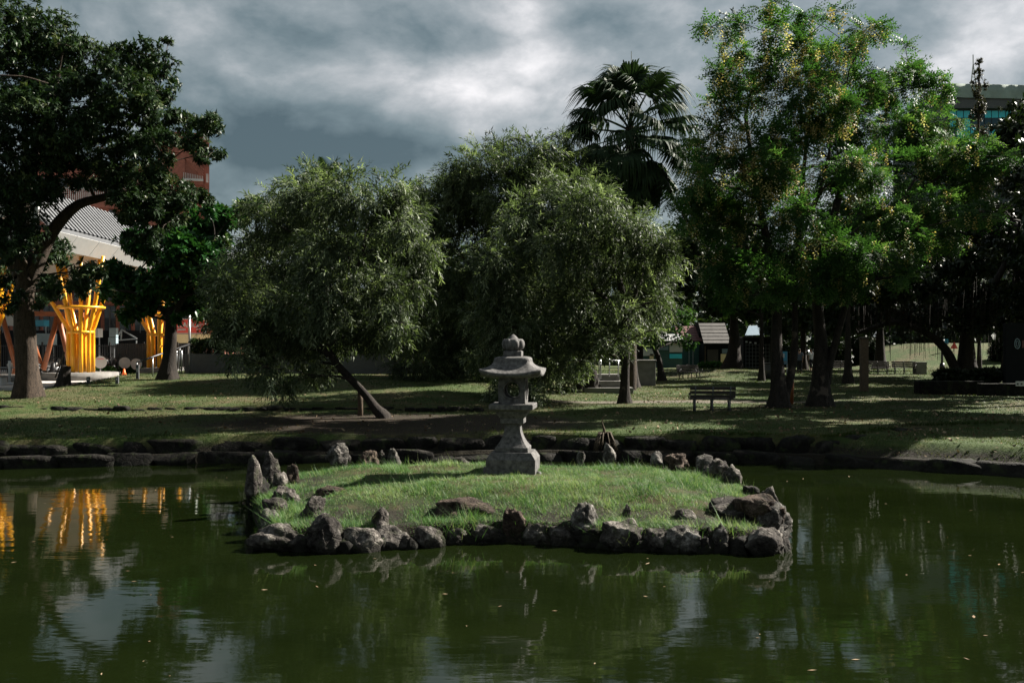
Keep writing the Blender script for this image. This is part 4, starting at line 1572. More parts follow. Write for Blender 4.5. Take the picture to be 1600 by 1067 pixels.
b = B(1280, 628, d)
tree('flowering_tree', 'fresh green leafy tree with two pale-streaked stems on the right lawn', b,
     [dict(pts=[b, P(1282, 590, d), P(1284, 540, d), P(1276, 470, d), P(1290, 380, d), P(1320, 280, d), P(1340, 180, d)], r=(0.36, 0.08)),
      dict(pts=[P(1290, 600, d), P(1298, 560, d - .2), P(1315, 500, d - .4), P(1330, 450, d - .5), P(1380, 360, d - .6), P(1430, 280, d - .5)], r=(0.17, 0.05), flare=False),
      dict(pts=[P(1295, 400, d), P(1360, 340, d + 1), P(1450, 290, d + 1), P(1500, 250, d)], r=(0.10, 0.04), flare=False)],
     [(1345, 135, 36, 22), (1395, 135, 42, 24), (1440, 120, 36, 18), (1462, 140, 22, 14), (1335, 195, 42, 34), (1400, 195, 48, 36), (1455, 195, 42, 30), (1498, 228, 36, 24), (1538, 258, 32, 20), (1340, 265, 45, 36), (1410, 265, 48, 36), (1475, 255, 42, 30), (1550, 248, 22, 12),
      (1320, 335, 42, 32), (1385, 335, 42, 32), (1450, 315, 42, 28), (1505, 290, 34, 22), (1535, 330, 24, 16), (1480, 368, 36, 16), (1430, 370, 34, 18), (1290, 390, 42, 28), (1350, 400, 40, 28), (1400, 415, 26, 24), (1285, 440, 34, 20), (1340, 445, 30, 20), (1415, 75, 10, 8)],
     d, PIN, (M['bark_pale'], M['leaf_cassia']), 7, dens=68, sub_r=0.42, droop=0.15, flowers=lambda c: 6.0, fmat=M['petal'], hi=0.20, scale=(0.75, 1.25), dsp=4.2)

# dark fig tree with hanging roots at the far right
d = 62.0
b = B(1512, 585, d)
BAN = tree('banyan_tree', 'dark spreading fig tree with hanging aerial roots at the far right', b,
     [dict(pts=[b, P(1510, 560, d), P(1512, 500, d), P(1520, 430, d)], r=(0.55, 0.3)),
      dict(pts=[P(1500, 590, d), P(1478, 545, d), P(1450, 520, d), P(1400, 500, d), P(1340, 520, d)], r=(0.34, 0.12), flare=False),
      dict(pts=[P(1515, 500, d), P(1570, 420, d), P(1600, 330, d)], r=(0.3, 0.1), flare=False),
      dict(pts=[P(1575, 595, d), P(1580, 520, d), P(1590, 420, d)], r=(0.45, 0.2))],
     [(1590, 210, 36, 40), (1600, 280, 45, 50), (1570, 340, 45, 40), (1560, 400, 50, 40), (1610, 400, 60, 60), (1500, 420, 50, 36), (1440, 440, 50, 32), (1500, 470, 50, 36), (1560, 470, 50, 40), (1620, 480, 50, 50), (1400, 470, 45, 28), (1440, 490, 45, 24), (1350, 490, 45, 24),
      (1680, 300, 70, 80), (1700, 420, 80, 80), (1760, 300, 80, 90), (1390, 440, 40, 30), (1300, 500, 40, 24), (1540, 510, 40, 18), (1470, 400, 40, 30), (1530, 350, 40, 34)],
     d, BCK, (M['bark_dark'], M['leaf_banyan']), 8, dens=34, sub_r=0.45, droop=0.2, hi=0.05, scale=(1.1, 1.8), shell=0.35, dsp=8.0)
rr = random.Random(5)
W = Wood()
for i in range(330):
    px = rr.uniform(1330, 1640)
    dd = 62 + rr.uniform(-4, 4)
    y0, y1 = rr.uniform(420, 490), rr.uniform(500, 566)
    a, c = P(px, y0, dd), P(px + rr.uniform(-2, 2), y1, dd)
    mid = a.lerp(c, 0.5) + Vector((rr.uniform(-.08, .08), rr.uniform(-.08, .08), 0))
    r0 = rr.uniform(0.008, 0.028)
    W.limb([p - Vector(BAN.location) for p in (a, mid, c)], [r0, r0 * .8, r0 * .4], 4)
ar = W.build('aerial_roots', M['bark_dark'], BAN)
ar['kind'] = 'stuff'

# background trees, each with its own place
def bgtree(name, label, px, d, clumps, seed, r=0.25, dens=40, mats=None, trunk=None, sc=(1.0, 1.6), tp=None, hi=0.08, py=0):
    b = B(px, 0, d)
    pts = trunk or [(px, 520), (px, 420)]
    tree(name, label, b, [dict(pts=[b] + [P(q[0], q[1], d) for q in pts], r=(r, r * 0.4))], clumps, d, tp or BCK, mats or (M['bark_dark'], M['leaf_back']), seed,
         dens=dens, sub_r=0.45, droop=0.15, scale=sc, hi=hi, shell=0.4, lumps=0, group='trees at the back of the park', sides=10, attach_min=0.45)


bgtree('background_tree', 'dark bushy tree behind the hedge left of the leaning tree', 400, 60, [(350, 470, 60, 50), (410, 440, 60, 55), (450, 490, 60, 45), (380, 520, 60, 30), (420, 380, 40, 30)], 21)
bgtree('background_tree', 'dark bushy tree behind the hedge between the two feathery crowns', 600, 58, [(560, 400, 60, 50), (620, 370, 60, 55), (660, 440, 60, 60), (590, 470, 70, 50), (640, 510, 70, 36), (540, 510, 60, 36)], 22)
bgtree('background_tree', 'dark tree filling the gap behind the lantern', 770, 64, [(740, 430, 80, 60), (820, 440, 80, 60), (780, 500, 80, 40), (860, 500, 70, 40), (700, 500, 60, 40), (880, 420, 60, 50)], 23)
bgtree('background_tree', 'dark tree under the fan palm', 1000, 66, [(950, 380, 60, 44), (1040, 395, 60, 40), (1000, 430, 80, 50), (1070, 430, 60, 50), (960, 490, 60, 36), (1090, 380, 36, 36)], 24)
bgtree('background_tree', 'twisted small tree with light leaves near the pale huts', 1034, 60, [(1020, 480, 40, 30), (1060, 500, 36, 24), (1030, 530, 30, 18), (1068, 535, 22, 14), (1000, 520, 26, 22)], 25, r=0.22, trunk=[(1030, 560), (1018, 535), (1030, 500)], mats=(M['bark_dark'], M['leaf_cassia']), dens=44, sc=(0.6, 1.0))
bgtree('background_tree', 'thick dark forked trunk tree behind the bench', 1145, 70, [(1100, 350, 46, 44), (1150, 345, 46, 40), (1065, 390, 40, 40), (1110, 420, 50, 44), (1160, 400, 50, 44), (1200, 430, 46, 40), (1130, 470, 50, 26), (1180, 480, 40, 22)], 26, r=0.50, trunk=[(1148, 540), (1146, 500), (1150, 440)])
bgtree('background_tree', 'dark tree behind the two flowering trees', 1255, 80, [(1230, 430, 56, 50), (1290, 420, 56, 50), (1260, 480, 60, 40), (1320, 470, 50, 40), (1220, 500, 40, 26), (1300, 510, 50, 26)], 27, r=0.3)
bgtree('background_tree', 'dark tree behind the far benches', 1375, 78, [(1360, 400, 56, 50), (1420, 410, 56, 50), (1380, 460, 60, 44), (1450, 460, 56, 44), (1340, 500, 40, 24), (1350, 330, 40, 40), (1420, 350, 40, 40), (1480, 370, 40, 40)], 28, r=0.42)
bgtree('background_tree', 'dark low-branched tree added to shade the lawn between the wooden post and the two-stemmed tree', 1325, 57, [(1300, 400, 50, 40), (1350, 390, 50, 40), (1400, 420, 46, 36), (1330, 450, 50, 30), (1380, 460, 46, 26), (1290, 460, 40, 26)], 33, r=0.24)  # added tree, put in for the shade its crown drops on the lawn
bgtree('background_tree', 'dark slim tree added behind the notice board to shade the lawn', 1190, 60, [(1160, 440, 46, 36), (1210, 430, 46, 40), (1250, 450, 46, 34), (1190, 480, 46, 22), (1130, 480, 36, 20)], 34, r=0.18)  # second added tree, likewise there to shade the far lawn
bgtree('background_tree', 'dark leaning trunk tree left of the concrete steps', 905, 50, [(880, 480, 46, 36), (920, 460, 46, 36), (900, 520, 40, 22), (860, 530, 36, 26)], 29, r=0.26, trunk=[(905, 560), (900, 500)])
bgtree('background_tree', 'narrow dark pointed tree in front of the glass office block', 1530, 74, [(1530, 98, 5, 10), (1531, 112, 7, 10), (1527, 128, 8, 10), (1538, 132, 5, 9), (1529, 146, 11, 11), (1530, 164, 13, 12), (1527, 182, 16, 14), (1533, 205, 18, 18), (1528, 240, 24, 24), (1530, 290, 30, 34)], 30, r=0.14, trunk=[(1530, 400), (1529, 200), (1530, 95)], mats=(M['bark_dark'], M['leaf_olive']), sc=(0.45, 0.75), dens=90)
bgtree('background_tree', 'brownish bushy tree at the right edge below the glass office block', 1585, 72, [(1578, 204, 22, 14), (1598, 215, 24, 18), (1568, 228, 24, 20), (1600, 240, 36, 30), (1570, 260, 36, 30), (1620, 220, 30, 26)], 31, r=0.2, trunk=[(1585, 400), (1585, 260)], mats=(M['bark_dark'], M['leaf_olive']), sc=(0.6, 1.0), dens=60)
bgtree('background_tree', 'second slim dark trunk just right of the slim straight one', 992, 52, [(1000, 470, 34, 26), (985, 440, 34, 26), (1010, 500, 24, 18)], 32, r=0.22, trunk=[(990, 560), (993, 480)])

# bare wooded backdrop that closes the view far behind
def build_wood():
    rng = np.random.default_rng(99)
    C = Crown()
    N = 5200
    px = rng.uniform(300, 1750, N)
    d = rng.uniform(96, 112, N)
    top = 430 + 50 * fbm(px / 90.0, px * 0, 3)
    top = np.where((px > 990) & (px < 1210), 460, top)
    py = top + (592 - top) * rng.random(N) ** 0.9
    X = (px - 800) / F * d
    Zz = CAMH - (py - HZ) / F * d
    pos = np.stack([X, d, np.maximum(Zz, 0.5)], 1)
    C.add(BCK, pos, rng.normal(0, 1, (N, 3)) + np.array([0, -0.6, 0.1]), rng.uniform(3.0, 5.0, N), np.clip(rng.normal(0.35, 0.2, N), 0, 1), rng)
    o = C.build('distant_wood', M['leaf_back'], None)
    o['kind'] = 'stuff'
    o['label'] = 'dark mass of distant trees closing the park'


build_wood()

# ------------------------------------------------------------------ palms
def fan_leaf(seed, n=34, R=1.0, droop=0.5):
    """fan blade with drooping split tips, petiole along +X ending at origin of the fan"""
    r = random.Random(seed)
    V, Fc = [], []

    def quad(a, b, c, e):
        k = len(V)
        V.extend([a, b, c, e])
        Fc.append((k, k + 1, k + 2))
        Fc.append((k, k + 2, k + 3))
    PL = 2.0
    # petiole
    for q in range(5):
        t0, t1 = q / 5, (q + 1) / 5
        w0, w1 = 0.035 * (1 - 0.5 * t0), 0.035 * (1 - 0.5 * t1)
        z0, z1 = 0.10 * math.sin(t0 * 2.2), 0.10 * math.sin(t1 * 2.2)
        for ax in ((0, 1, 0), (0, 0, 1)):
            A = np.array(ax)
            quad(np.array([PL * t0, 0, z0]) - A * w0, np.array([PL * t0, 0, z0]) + A * w0, np.array([PL * t1, 0, z1]) + A * w1, np.array([PL * t1, 0, z1]) - A * w1)
    hub = np.array([PL, 0, 0.10 * math.sin(2.2)])
    for i in range(n):
        a = lerp(-2.0, 2.0, i / (n - 1)) + r.uniform(-0.03, 0.03)
        L = R * (1.0 - 0.16 * abs(a) / 2.0) * r.uniform(0.88, 1.08)
        dirv = np.array([math.cos(a), math.sin(a), 0.0])
        sd = np.array([-math.sin(a), math.cos(a), 0.0])
        pv = None
        dr = droop * r.uniform(0.7, 1.4)
        for s in range(6):
            t = s / 5
            w = (0.062 * t + 0.004 if t <= 0.55 else 0.040 * (1 - t) / 0.45 + 0.003) * R
            bend = max(0, t - 0.5)
            p = hub + dirv * L * (t - 0.55 * bend * bend * dr * 2) + np.array([0, 0, -dr * 1.9 * bend ** 1.6 * L + 0.10 * abs(a) * t * R * 0.6])
            tw = sd * w * (1.0 if t < 0.55 else 1.0) + np.array([0, 0, (0.012 if i % 2 else -0.012) * (1 if t > 0 else 0)])
            q = (p - tw, p + tw)
            if pv is not None:
                quad(pv[0], pv[1], q[1], q[0])
            pv = q
    V = np.array(V)
    return V, np.array(Fc)


def build_fan_palm():
    d = 50.0
    b = B(985, 0, d)
    root = thing('fan_palm', 'tall fan palm with drooping split fronds rising behind the feathery trees', 'palm tree', b)
    off = Vector(b)
    top = P(985, 205, d)
    W = Wood()
    pts = [Vector((lerp(b.x, top.x, t), d, lerp(b.z - 0.2, top.z + 0.2, t))) - off for t in np.linspace(0, 1, 14)]
    W.limb(pts, [0.30 - 0.07 * t + (0.02 if i % 2 else 0) for i, t in enumerate(np.linspace(0, 1, 14))], 14)
    W.build('trunk', M['bark'], root)
    mes = []
    for i in range(5):
        v, f = fan_leaf(i, 38, 1.45, 0.6 + 0.16 * i)
        va = np.clip(np.random.default_rng(i).normal(0.4, 0.15, len(v) // 4).repeat(4), 0, 1)
        me = mesh_np('frond', v, f, False, va[:len(v)] if len(va) >= len(v) else np.full(len(v), 0.4))
        me.materials.append(M['palm'])
        mes.append(me)
    dry = []
    for i in range(2):
        v, f = fan_leaf(30 + i, 26, 1.0, 1.1)
        me = mesh_np('dry_frond', v, f, False, np.full(len(v), 0.4))
        me.materials.append(M['palm_dry'])
        dry.append(me)
    r = random.Random(3)
    n = 58
    for i in range(n):
        t = i / (n - 1)
        az = i * 2.39996 + r.uniform(-0.25, 0.25)
        el = math.radians(lerp(78, -74, t ** 0.8)) + r.uniform(-0.1, 0.1)
        s = lerp(1.08, 1.2, min(1, t * 1.4)) * r.uniform(0.9, 1.1)
        o = obj('frond', r.choice(mes), None, root)
        o.location = (top - off) + Vector((0, 0, 0.25 - 0.9 * t))
        R = Matrix.Rotation(az, 4, 'Z') @ Matrix.Rotation(-el, 4, 'Y') @ Matrix.Rotation(r.uniform(-0.35, 0.35), 4, 'X')
        o.rotation_euler = R.to_euler()
        o.scale = (s, s, s)
    for i in range(14):
        az = i * 2.39996 + 1
        o = obj('dry_frond', dry[i % 2], None, root)
        o.location = (top - off) + Vector((0, 0, -0.9))
        o.rotation_euler = (Matrix.Rotation(az, 4, 'Z') @ Matrix.Rotation(math.radians(r.uniform(62, 80)), 4, 'Y')).to_euler()
    for dx, h in ((-0.22, 2.3), (0.05, 2.9)):
        MB().tube([top - off + Vector((dx * 0.5, 0, 0.3)), top - off + Vector((dx, 0, h + 1.1))], [0.03, 0.015], 6).build('spear_leaf', M['palm'], root)


build_fan_palm()


def build_date_palm():
    d = 62.0
    b = B(507, 0, d)
    root = thing('feather_palm', 'small feather palm top peeping over the leaning tree', 'palm tree', b)
    off = Vector(b)
    top = P(507, 292, d)
    W = Wood()
    W.limb([Vector((0, 0, -0.2)), (top - off) * 0.5, top - off], [0.25, 0.22, 0.2], 10)
    W.build('trunk', M['bark'], root)
    r = random.Random(8)
    V, Fc = [], []
    n = 26
    for s in range(n):
        t = (s + 1) / n
        p = np.array([1.9 * t, 0, 0.35 * math.sin(t * 2.0) - 0.75 * t * t])
        for sd in (-1, 1):
            L = 0.55 * math.sin(0.4 + 2.5 * t) + 0.05
            tip = p + np.array([L * 0.55, sd * L * 0.75, 0.12 * L - 0.1])
            w = np.array([0.055, 0, 0.0])
            k = len(V)
            V += [p - w, p + w, tip]
            Fc.append((k, k + 1, k + 2))
    me = mesh_np('frond', np.array(V), np.array(Fc), False, np.full(len(V), 0.5))
    me.materials.append(M['palm'])
    for i in range(24):
        o = obj('frond', me, None, root)
        o.location = top - off
        el = math.radians(lerp(75, -20, i / 23))
        o.rotation_euler = (Matrix.Rotation(i * 2.4, 4, 'Z') @ Matrix.Rotation(-el, 4, 'Y') @ Matrix.Rotation(r.uniform(-0.3, 0.3), 4, 'X')).to_euler()


build_date_palm()

# ------------------------------------------------------------------ retaining wall and clipped hedge on the left
def build_hedge():
    x0, x1, y = PX(288, 51), PX(800, 51), 51.0
    mb = MB()
    mb.box(((x0 + x1) / 2, y + 0.25, 1.9), (x1 - x0, 0.5, 1.35))
    w = mb.build('planter_wall', M['darkgrey'])
    tag(w, 'long dark retaining wall under the clipped hedge', 'wall')
    rng = np.random.default_rng(5)
    C = Crown()
    N = 3200
    X = rng.uniform(x0 + 0.2, x1, N)
    Y = rng.uniform(y + 0.1, y + 1.3, N)
    Z = 2.5 + 0.8 * rng.random(N) ** 0.5 + 0.12 * (fbm(X * 0.6, Y * 0, 2) - 0.5)
    C.add(BCK, np.stack([X, Y, Z], 1), rng.normal(0, 1, (N, 3)) + np.array([0, -0.3, 0.5]), rng.uniform(0.45, 0.8, N), np.clip(rng.normal(0.5, 0.2, N), 0, 1), rng)
    root = thing('clipped_hedge', 'clipped green hedge on top of the dark retaining wall', 'hedge', ((x0 + x1) / 2, y + 0.7, 2.5))
    o = C.build('foliage', M['leaf_back'], None)
    o.parent = root
    o.matrix_parent_inverse = Matrix.Translation(-Vector(root.location))
    mb = MB()
    for k in range(26):
        xx = lerp(x0 + 0.4, x1 - 0.3, k / 25)
        mb.tube([(xx - root.location.x, 0, -0.3), (xx - root.location.x + 0.05, 0.05, 0.5)], 0.025, 5)
    mb.build('stems', M['twig'], root)


build_hedge()

# trees standing just outside the picture on the right bank; they shade it
d = 32.0
b = B(1800, 0, d)
tree('shade_tree', 'spreading shade tree on the right bank just outside the picture', b,
     [dict(pts=[b, P(1802, 480, d), P(1795, 360, d)], r=(0.35, 0.2))],
     [(1690, 330, 46, 50), (1740, 260, 70, 60), (1700, 180, 56, 50), (1770, 150, 80, 60), (1850, 220, 80, 70), (1840, 330, 70, 60), (1920, 260, 70, 60), (1760, 350, 60, 50), (1830, 100, 70, 50), (1900, 150, 70, 60), (1720, 90, 60, 50)],
     d, BCK, (M['bark_dark'], M['leaf_back']), 41, dens=30, scale=(1.3, 2.0), shell=0.4, dsp=3.0, lumps=0)

for (d, px, sd, lab) in ((39.0, 1735, 42, 'tall shade tree beyond the right edge of the picture by the planter wall'), (46.5, 1720, 44, 'broad shade tree beyond the right edge of the picture behind the planter wall'), (55.0, 1705, 43, 'far shade tree beyond the right edge of the picture near the fig tree')):
    b = B(px, 0, d)
    tree('shade_tree', lab, b, [dict(pts=[b, P(px - 2, 480, d), P(px + 5, 350, d)], r=(0.35, 0.2))],
         [(px - 70, 390, 44, 40), (px - 40, 330, 60, 50), (px + 30, 320, 70, 50), (px - 60, 240, 60, 50), (px, 220, 70, 50), (px + 60, 230, 60, 60), (px - 20, 140, 60, 50), (px + 40, 150, 50, 50), (px + 90, 330, 50, 50), (px - 75, 310, 40, 40), (px - 60, 170, 50, 40)],
         d, BCK, (M['bark_dark'], M['leaf_back']), sd, dens=22, scale=(1.5, 2.3), shell=0.4, dsp=4.2, lumps=0)

# ------------------------------------------------------------------ left side: plaza, station canopy, columns, buildings
PZ0 = 1.28
mb = MB()
mb.box((-60.0, 90.0, PZ0 - 0.2), (80.6, 98.0, 0.4))
o = mb.build('plaza', M['paving'])
tag_s(o, 'pale paved plaza at the left')


def build_canopy():
    root = thing('station_canopy', 'long station canopy with grey ribbed roof and white fascia at left', 'canopy', (-22.5, 46, PZ0))
    off = Vector(root.location)
    xe, xr, ze, zr = -20.5, -22.6, 8.05, 10.4
    y0, y1 = 44.5, 110.0
    L = lambda *p: Vector(p) - off
    # ribbed sheet: slope plane plus ribs
    mb = MB()
    mb.poly([L(xe - 0.35, y0, ze + 0.35), L(xe - 0.35, y1, ze + 0.35), L(xr, y1, zr), L(xr, y0, zr)])
    mb.poly([L(xr, y0, zr - 0.01), L(xr, y1, zr - 0.01), L(-27, y1, zr - 0.3), L(-27, y0, zr - 0.3)])
    sh = mb.build('roof_sheet', M['roofdark'], root)
    for k in range(130):
        y = y0 + 0.2 + k * 0.5
        m2 = MB()
        a, c = L(xe - 0.30, y, ze + 0.42), L(xr, y, zr + 0.06)
        m2.bar(a, c, 0.24, 0.06)
        m2.build('roof_rib', M['roofgrey'], root if False else sh)
    mb = MB()
    mb.box(L(xe - 0.33, (y0 + y1) / 2, ze + 0.22), (0.25, y1 - y0, 0.26))
    mb.build('gutter', M['roofgrey'], root)
    # fascia panels
    for k in range(26):
        ya, yb = y0 + k * 2.5, y0 + k * 2.5 + 2.46
        m2 = MB()
        th = 0.05
        p = [L(xe, ya, ze + 0.10), L(xe, yb, ze + 0.10), L(xe - 0.55, yb, ze - 0.62), L(xe - 0.55, ya, ze - 0.62)]
        q = [v + Vector((-th, 0, th * 0.5)) for v in p]
        vs = [m2.bm.verts.new(v) for v in p + q]
        for f in ((0, 1, 2, 3), (7, 6, 5, 4), (0, 4, 5, 1), (1, 5, 6, 2), (2, 6, 7, 3), (3, 7, 4, 0)):
            m2.bm.faces.new([vs[i] for i in f])
        m2.build('fascia_panel', M['white'], root)
    mb = MB()
    mb.box(L(-28.2, (y0 + y1) / 2, ze - 0.55), (14.2, y1 - y0 - 0.1, 0.12))
    mb.build('soffit', M['soffit'], root)
    mb = MB()
    mb.box(L(-28.2, y0 + 0.1, ze + 0.5), (14.0, 0.15, 2.0))
    mb.build('end_wall', M['white'], root)


build_canopy()


def yellow_column(px, d, label, seed, n=9, brace=True):
    r = random.Random(seed)
    x = PX(px, d)
    root = thing('branching_column', label, 'column', (x, d, PZ0), 0.0, 'yellow branching columns of the canopy')
    mb = MB()
    mb.cyl((0, 0, -0.05), 1.85, 0.42, 1.80, 40)
    mb.build('concrete_ring', M['concrete'], root)
    zt = 2.55
    for i in range(n):
        a = 2 * math.pi * i / n + 0.25
        cx, cy = 0.58 * math.cos(a), 0.58 * math.sin(a)
        ox, oy = math.cos(a), math.sin(a)
        tall = i % 3 == 1
        top = 6.2 if not tall else 6.35
        spread = (1.0 + 0.9 * max(0, -ox)) if not tall else 0.5
        pts = [(cx, cy, 0.36), (cx, cy, 1.4), (cx, cy, zt), (cx + ox * 0.06, cy + oy * 0.06, zt + 0.12), (cx + ox * spread * 0.5, cy + oy * spread * 0.5, zt + (top - zt) * 0.42), (cx + ox * spread, cy + oy * spread, top)]
        MB().tube(pts, [0.105, 0.105, 0.105, 0.105, 0.10, 0.09], 14).build('branch_tube', M['yellow'], root)
    pts = [(0.60 * math.cos(a), 0.60 * math.sin(a), zt - 0.15) for a in np.linspace(0, 2 * math.pi, 25)]
    MB().tube(pts, 0.085, 8, caps=False).build('tie_ring', M['yellow'], root)
    pts = [(1.12 * math.cos(a), 1.12 * math.sin(a), zt + 1.1) for a in np.linspace(0, 2 * math.pi, 33)]
    MB().tube(pts, 0.07, 8, caps=False).build('tie_ring', M['yellow'], root)
    return root


yellow_column(126, 50.5, 'yellow branching steel column on a round concrete base beside the tree stump', 1)
yellow_column(247, 61.5, 'yellow branching steel column behind the broad-leaved tree', 2)
yellow_column(-26, 45.0, 'yellow branching steel column cut off by the left edge of the picture', 3)

# shaded zigzag struts
root = thing('zigzag_struts', 'rust-brown zigzag steel struts in the shade behind the big trunk', 'strut frame', (-27, 53, PZ0))
off = Vector(root.location)
dz = 53.0
for (a, b2) in (((68, 578), (90, 492)), ((66, 578), (38, 492)), ((110, 575), (91, 492)), ((28, 585), (0, 480)), ((-4, 480), (-30, 585)), ((38, 492), (22, 585))):
    MB().tube([P(a[0], a[1], dz) - off, P(b2[0], b2[1], dz) - off], 0.13, 12).build('strut', M['rust'], root)
MB().bar(P(-60, 487, dz) - off, P(130, 492, dz) - off, 0.25, 0.25).build('beam', M['rust'], root)

# fence behind the columns
root = thing('bar_fence', 'black vertical-bar fence behind the yellow columns', 'fence', (PX(190, 62), 62, PZ0))
off = Vector(root.location)
mb = MB()
x0, x1 = PX(-40, 62), PX(330, 62)
for k in range(int((x1 - x0) / 0.14)):
    mb.box((x0 + k * 0.14 - off.x, 0, 0.95), (0.028, 0.028, 1.7))
b3 = mb.build('bars', M['black'], root)
b3['kind'] = 'stuff'
for zz in (0.25, 1.7):
    MB().box(((x0 + x1) / 2 - off.x, 0.03, zz), (x1 - x0, 0.05, 0.06)).build('rail', M['black'], root)
for k in range(8):
    MB().box((lerp(x0, x1, k / 7) - off.x, 0.04, 0.95), (0.09, 0.09, 2.0)).build('post', M['black'], root)
mb = MB()
mb.box((PX(206, 61.7), 61.7, PZ0 + 0.98), (PX(232, 61.7) - PX(181, 61.7), 0.06, 1.75))
for k in range(15):
    mb.box((lerp(PX(182, 61.7), PX(231, 61.7), k / 14), 61.64, PZ0 + 0.98), (0.05, 0.06, 1.72))
tag(mb.build('metal_hoarding', M['darkgrey']), 'grey ribbed metal hoarding panel behind two white discs', 'hoarding')

# white discs on stands
def white_disc(px, py, d, label, turn, red=False):
    x = PX(px, d)
    root = thing('disc_sign', label, 'disc sign', (x, d, PZ0), turn, 'white discs on the plaza')
    r = 0.33
    zc = PZ(py, d) - PZ0
    MB().disc((0, 0, zc), r, (0, 1, 0.1), 0.05, 28).build('disc', M['white'], root)
    MB().tube([(0, 0.06, 0), (0, 0.06, zc)], 0.03, 8).build('post', M['steel'], root)
    MB().cyl((0, 0.06, -0.01), 0.20, 0.06, 0.17, 18).build('foot', M['darkgrey'], root)
    if red:
        MB().box((0, -0.03, zc + 0.22), (0.34, 0.03, 0.10)).build('red_band', M['signred'], root)


white_disc(157, 566, 54, 'tilted white disc with red band right of the yellow column', 0.5, True)
white_disc(195, 567, 58, 'round white disc behind the orange cone', 0.1)
white_disc(213, 569, 58, 'round white disc right of the one behind the cone', -0.1)

# traffic cone
root = thing('traffic_cone', 'orange traffic cone on the plaza in front of a white disc', 'cone', (PX(194, 52), 52, PZ0))
MB().box((0, 0, 0.025), (0.40, 0.40, 0.05)).build('base', M['orange'], root)
MB().tube([(0, 0, 0.04), (0, 0, 0.52)], [0.15, 0.03], 18).build('cone', M['orange'], root)

# bollards
for px, lab in ((138, 'dark square bollard left on the plaza edge by the concrete ring'), (183, 'dark square bollard right on the plaza edge by the concrete ring'), (215, 'dark square bollard at the foot of the handrail')):
    dd = 43.5 if px < 200 else 46.0
    root = thing('bollard', lab, 'bollard', (PX(px, dd), dd, PZ0), 0.1, 'dark bollards on the plaza edge')
    h = 0.36 if px < 200 else 0.85
    MB().box((0, 0, h / 2), (0.13, 0.13, h), bevel=0.01).build('post', M['darkgrey'], root)
    MB().box((0, -0.068, h * 0.7), (0.07, 0.006, h * 0.22)).build('lens', M['white'], root)

# sawn stump
root = thing('tree_stump', 'grey sawn-off stump leaning beside the big trunk', 'stump', (PX(99, 42.5), 42.5, PZ0))
W = Wood()
W.limb([Vector(p) for p in ((0, 0, -0.1), (0.02, 0, 0.15), (0.05, 0, 0.5), (0.12, 0, 0.85), (0.14, 0, 0.86))], [0.36, 0.29, 0.24, 0.22, 0.02], 14, lambda i, a: 1 + 0.12 * math.sin(4 * a + i) + 0.06 * math.sin(9 * a))
W.build('trunk', M['bark_pale'], root)
MB().bar((-0.30, -0.1, 0.35), (0.08, -0.05, 1.45), 0.05, 0.05).build('stake', M['wood_post'], root)

# white stanchion at the left
root = thing('stanchion', 'white barrier post with two rails at the left edge', 'barrier', (PX(15, 44), 44, PZ0))
MB().tube([(0, 0, 0), (0, 0, 1.05)], 0.055, 12).build('post', M['white'], root)
MB().tube([(0, 0, 0), (0, 0, 0.10)], [0.28, 0.20], 20).build('base', M['white'], root)
for zz in (0.35, 0.75):
    MB().tube([(-0.9, 0.02, zz), (0.35, 0.02, zz)], 0.02, 8).build('rail', M['steel'], root)
root = thing('planter_block', 'pale low concrete block at the left edge of the plaza', 'block', (PX(-4, 43), 43, PZ0))
MB().box((0, 0, 0.17), (0.6, 0.5, 0.34), bevel=0.02).build('block', M['white'], root)
MB().box((0, 0, 0.36), (0.64, 0.54, 0.04), bevel=0.01).build('cap', M['concrete'], root)

# parked scooter
def scooter(px, d, rz, label, body):
    root = thing('scooter', label, 'scooter', (PX(px, d), d, PZ0), rz, 'parked scooters')
    for xx in (-0.6, 0.62):
        w = MB().tube([(xx, -0.06, 0.25), (xx, 0.06, 0.25)], 0.25, 22).build('wheel', M['rubber'], root)
        MB().tube([(xx, -0.065, 0.25), (xx, 0.065, 0.25)], 0.14, 14).build('rim', M['steel'], w)
    mb = MB()
    mb.tube([(-0.85, 0, 0.55), (-0.6, 0, 0.58), (-0.2, 0, 0.52), (-0.05, 0, 0.34), (0.3, 0, 0.30), (0.48, 0, 0.5), (0.52, 0, 0.85)], [0.08, 0.19, 0.20, 0.16, 0.13, 0.15, 0.10], 12)
    mb.build('body', body, root)
    mb = MB()
    mb.tube([(-0.85, 0, 0.74), (-0.5, 0, 0.78), (-0.05, 0, 0.72)], [0.09, 0.14, 0.09], 12)
    mb.build('seat', M['black'], root)
    MB().tube([(0.42, -0.32, 0.98), (0.5, 0, 0.95), (0.42, 0.32, 0.98)], 0.025, 8).build('handlebar', M['black'], root)
    MB().tube([(0.60, 0, 0.80), (0.68, 0, 0.78)], 0.09, 14).build('headlight', M['white'], root)
    for s in (-1, 1):
        MB().tube([(0.45, s * 0.28, 1.0), (0.45, s * 0.36, 1.15)], 0.012, 6).build('mirror_stem', M['black'], root)
        MB().disc((0.45, s * 0.37, 1.2), 0.06, (1, 0, 0), 0.02, 12).build('mirror', M['glass'], root)
    MB().tube([(0.60, 0, 0.28), (0.5, 0, 0.95)], 0.04, 8).build('fork', M['steel'], root)
    MB().tube([(-0.3, -0.16, 0.22), (-0.85, -0.18, 0.28)], 0.05, 8).build('exhaust', M['steel'], root)


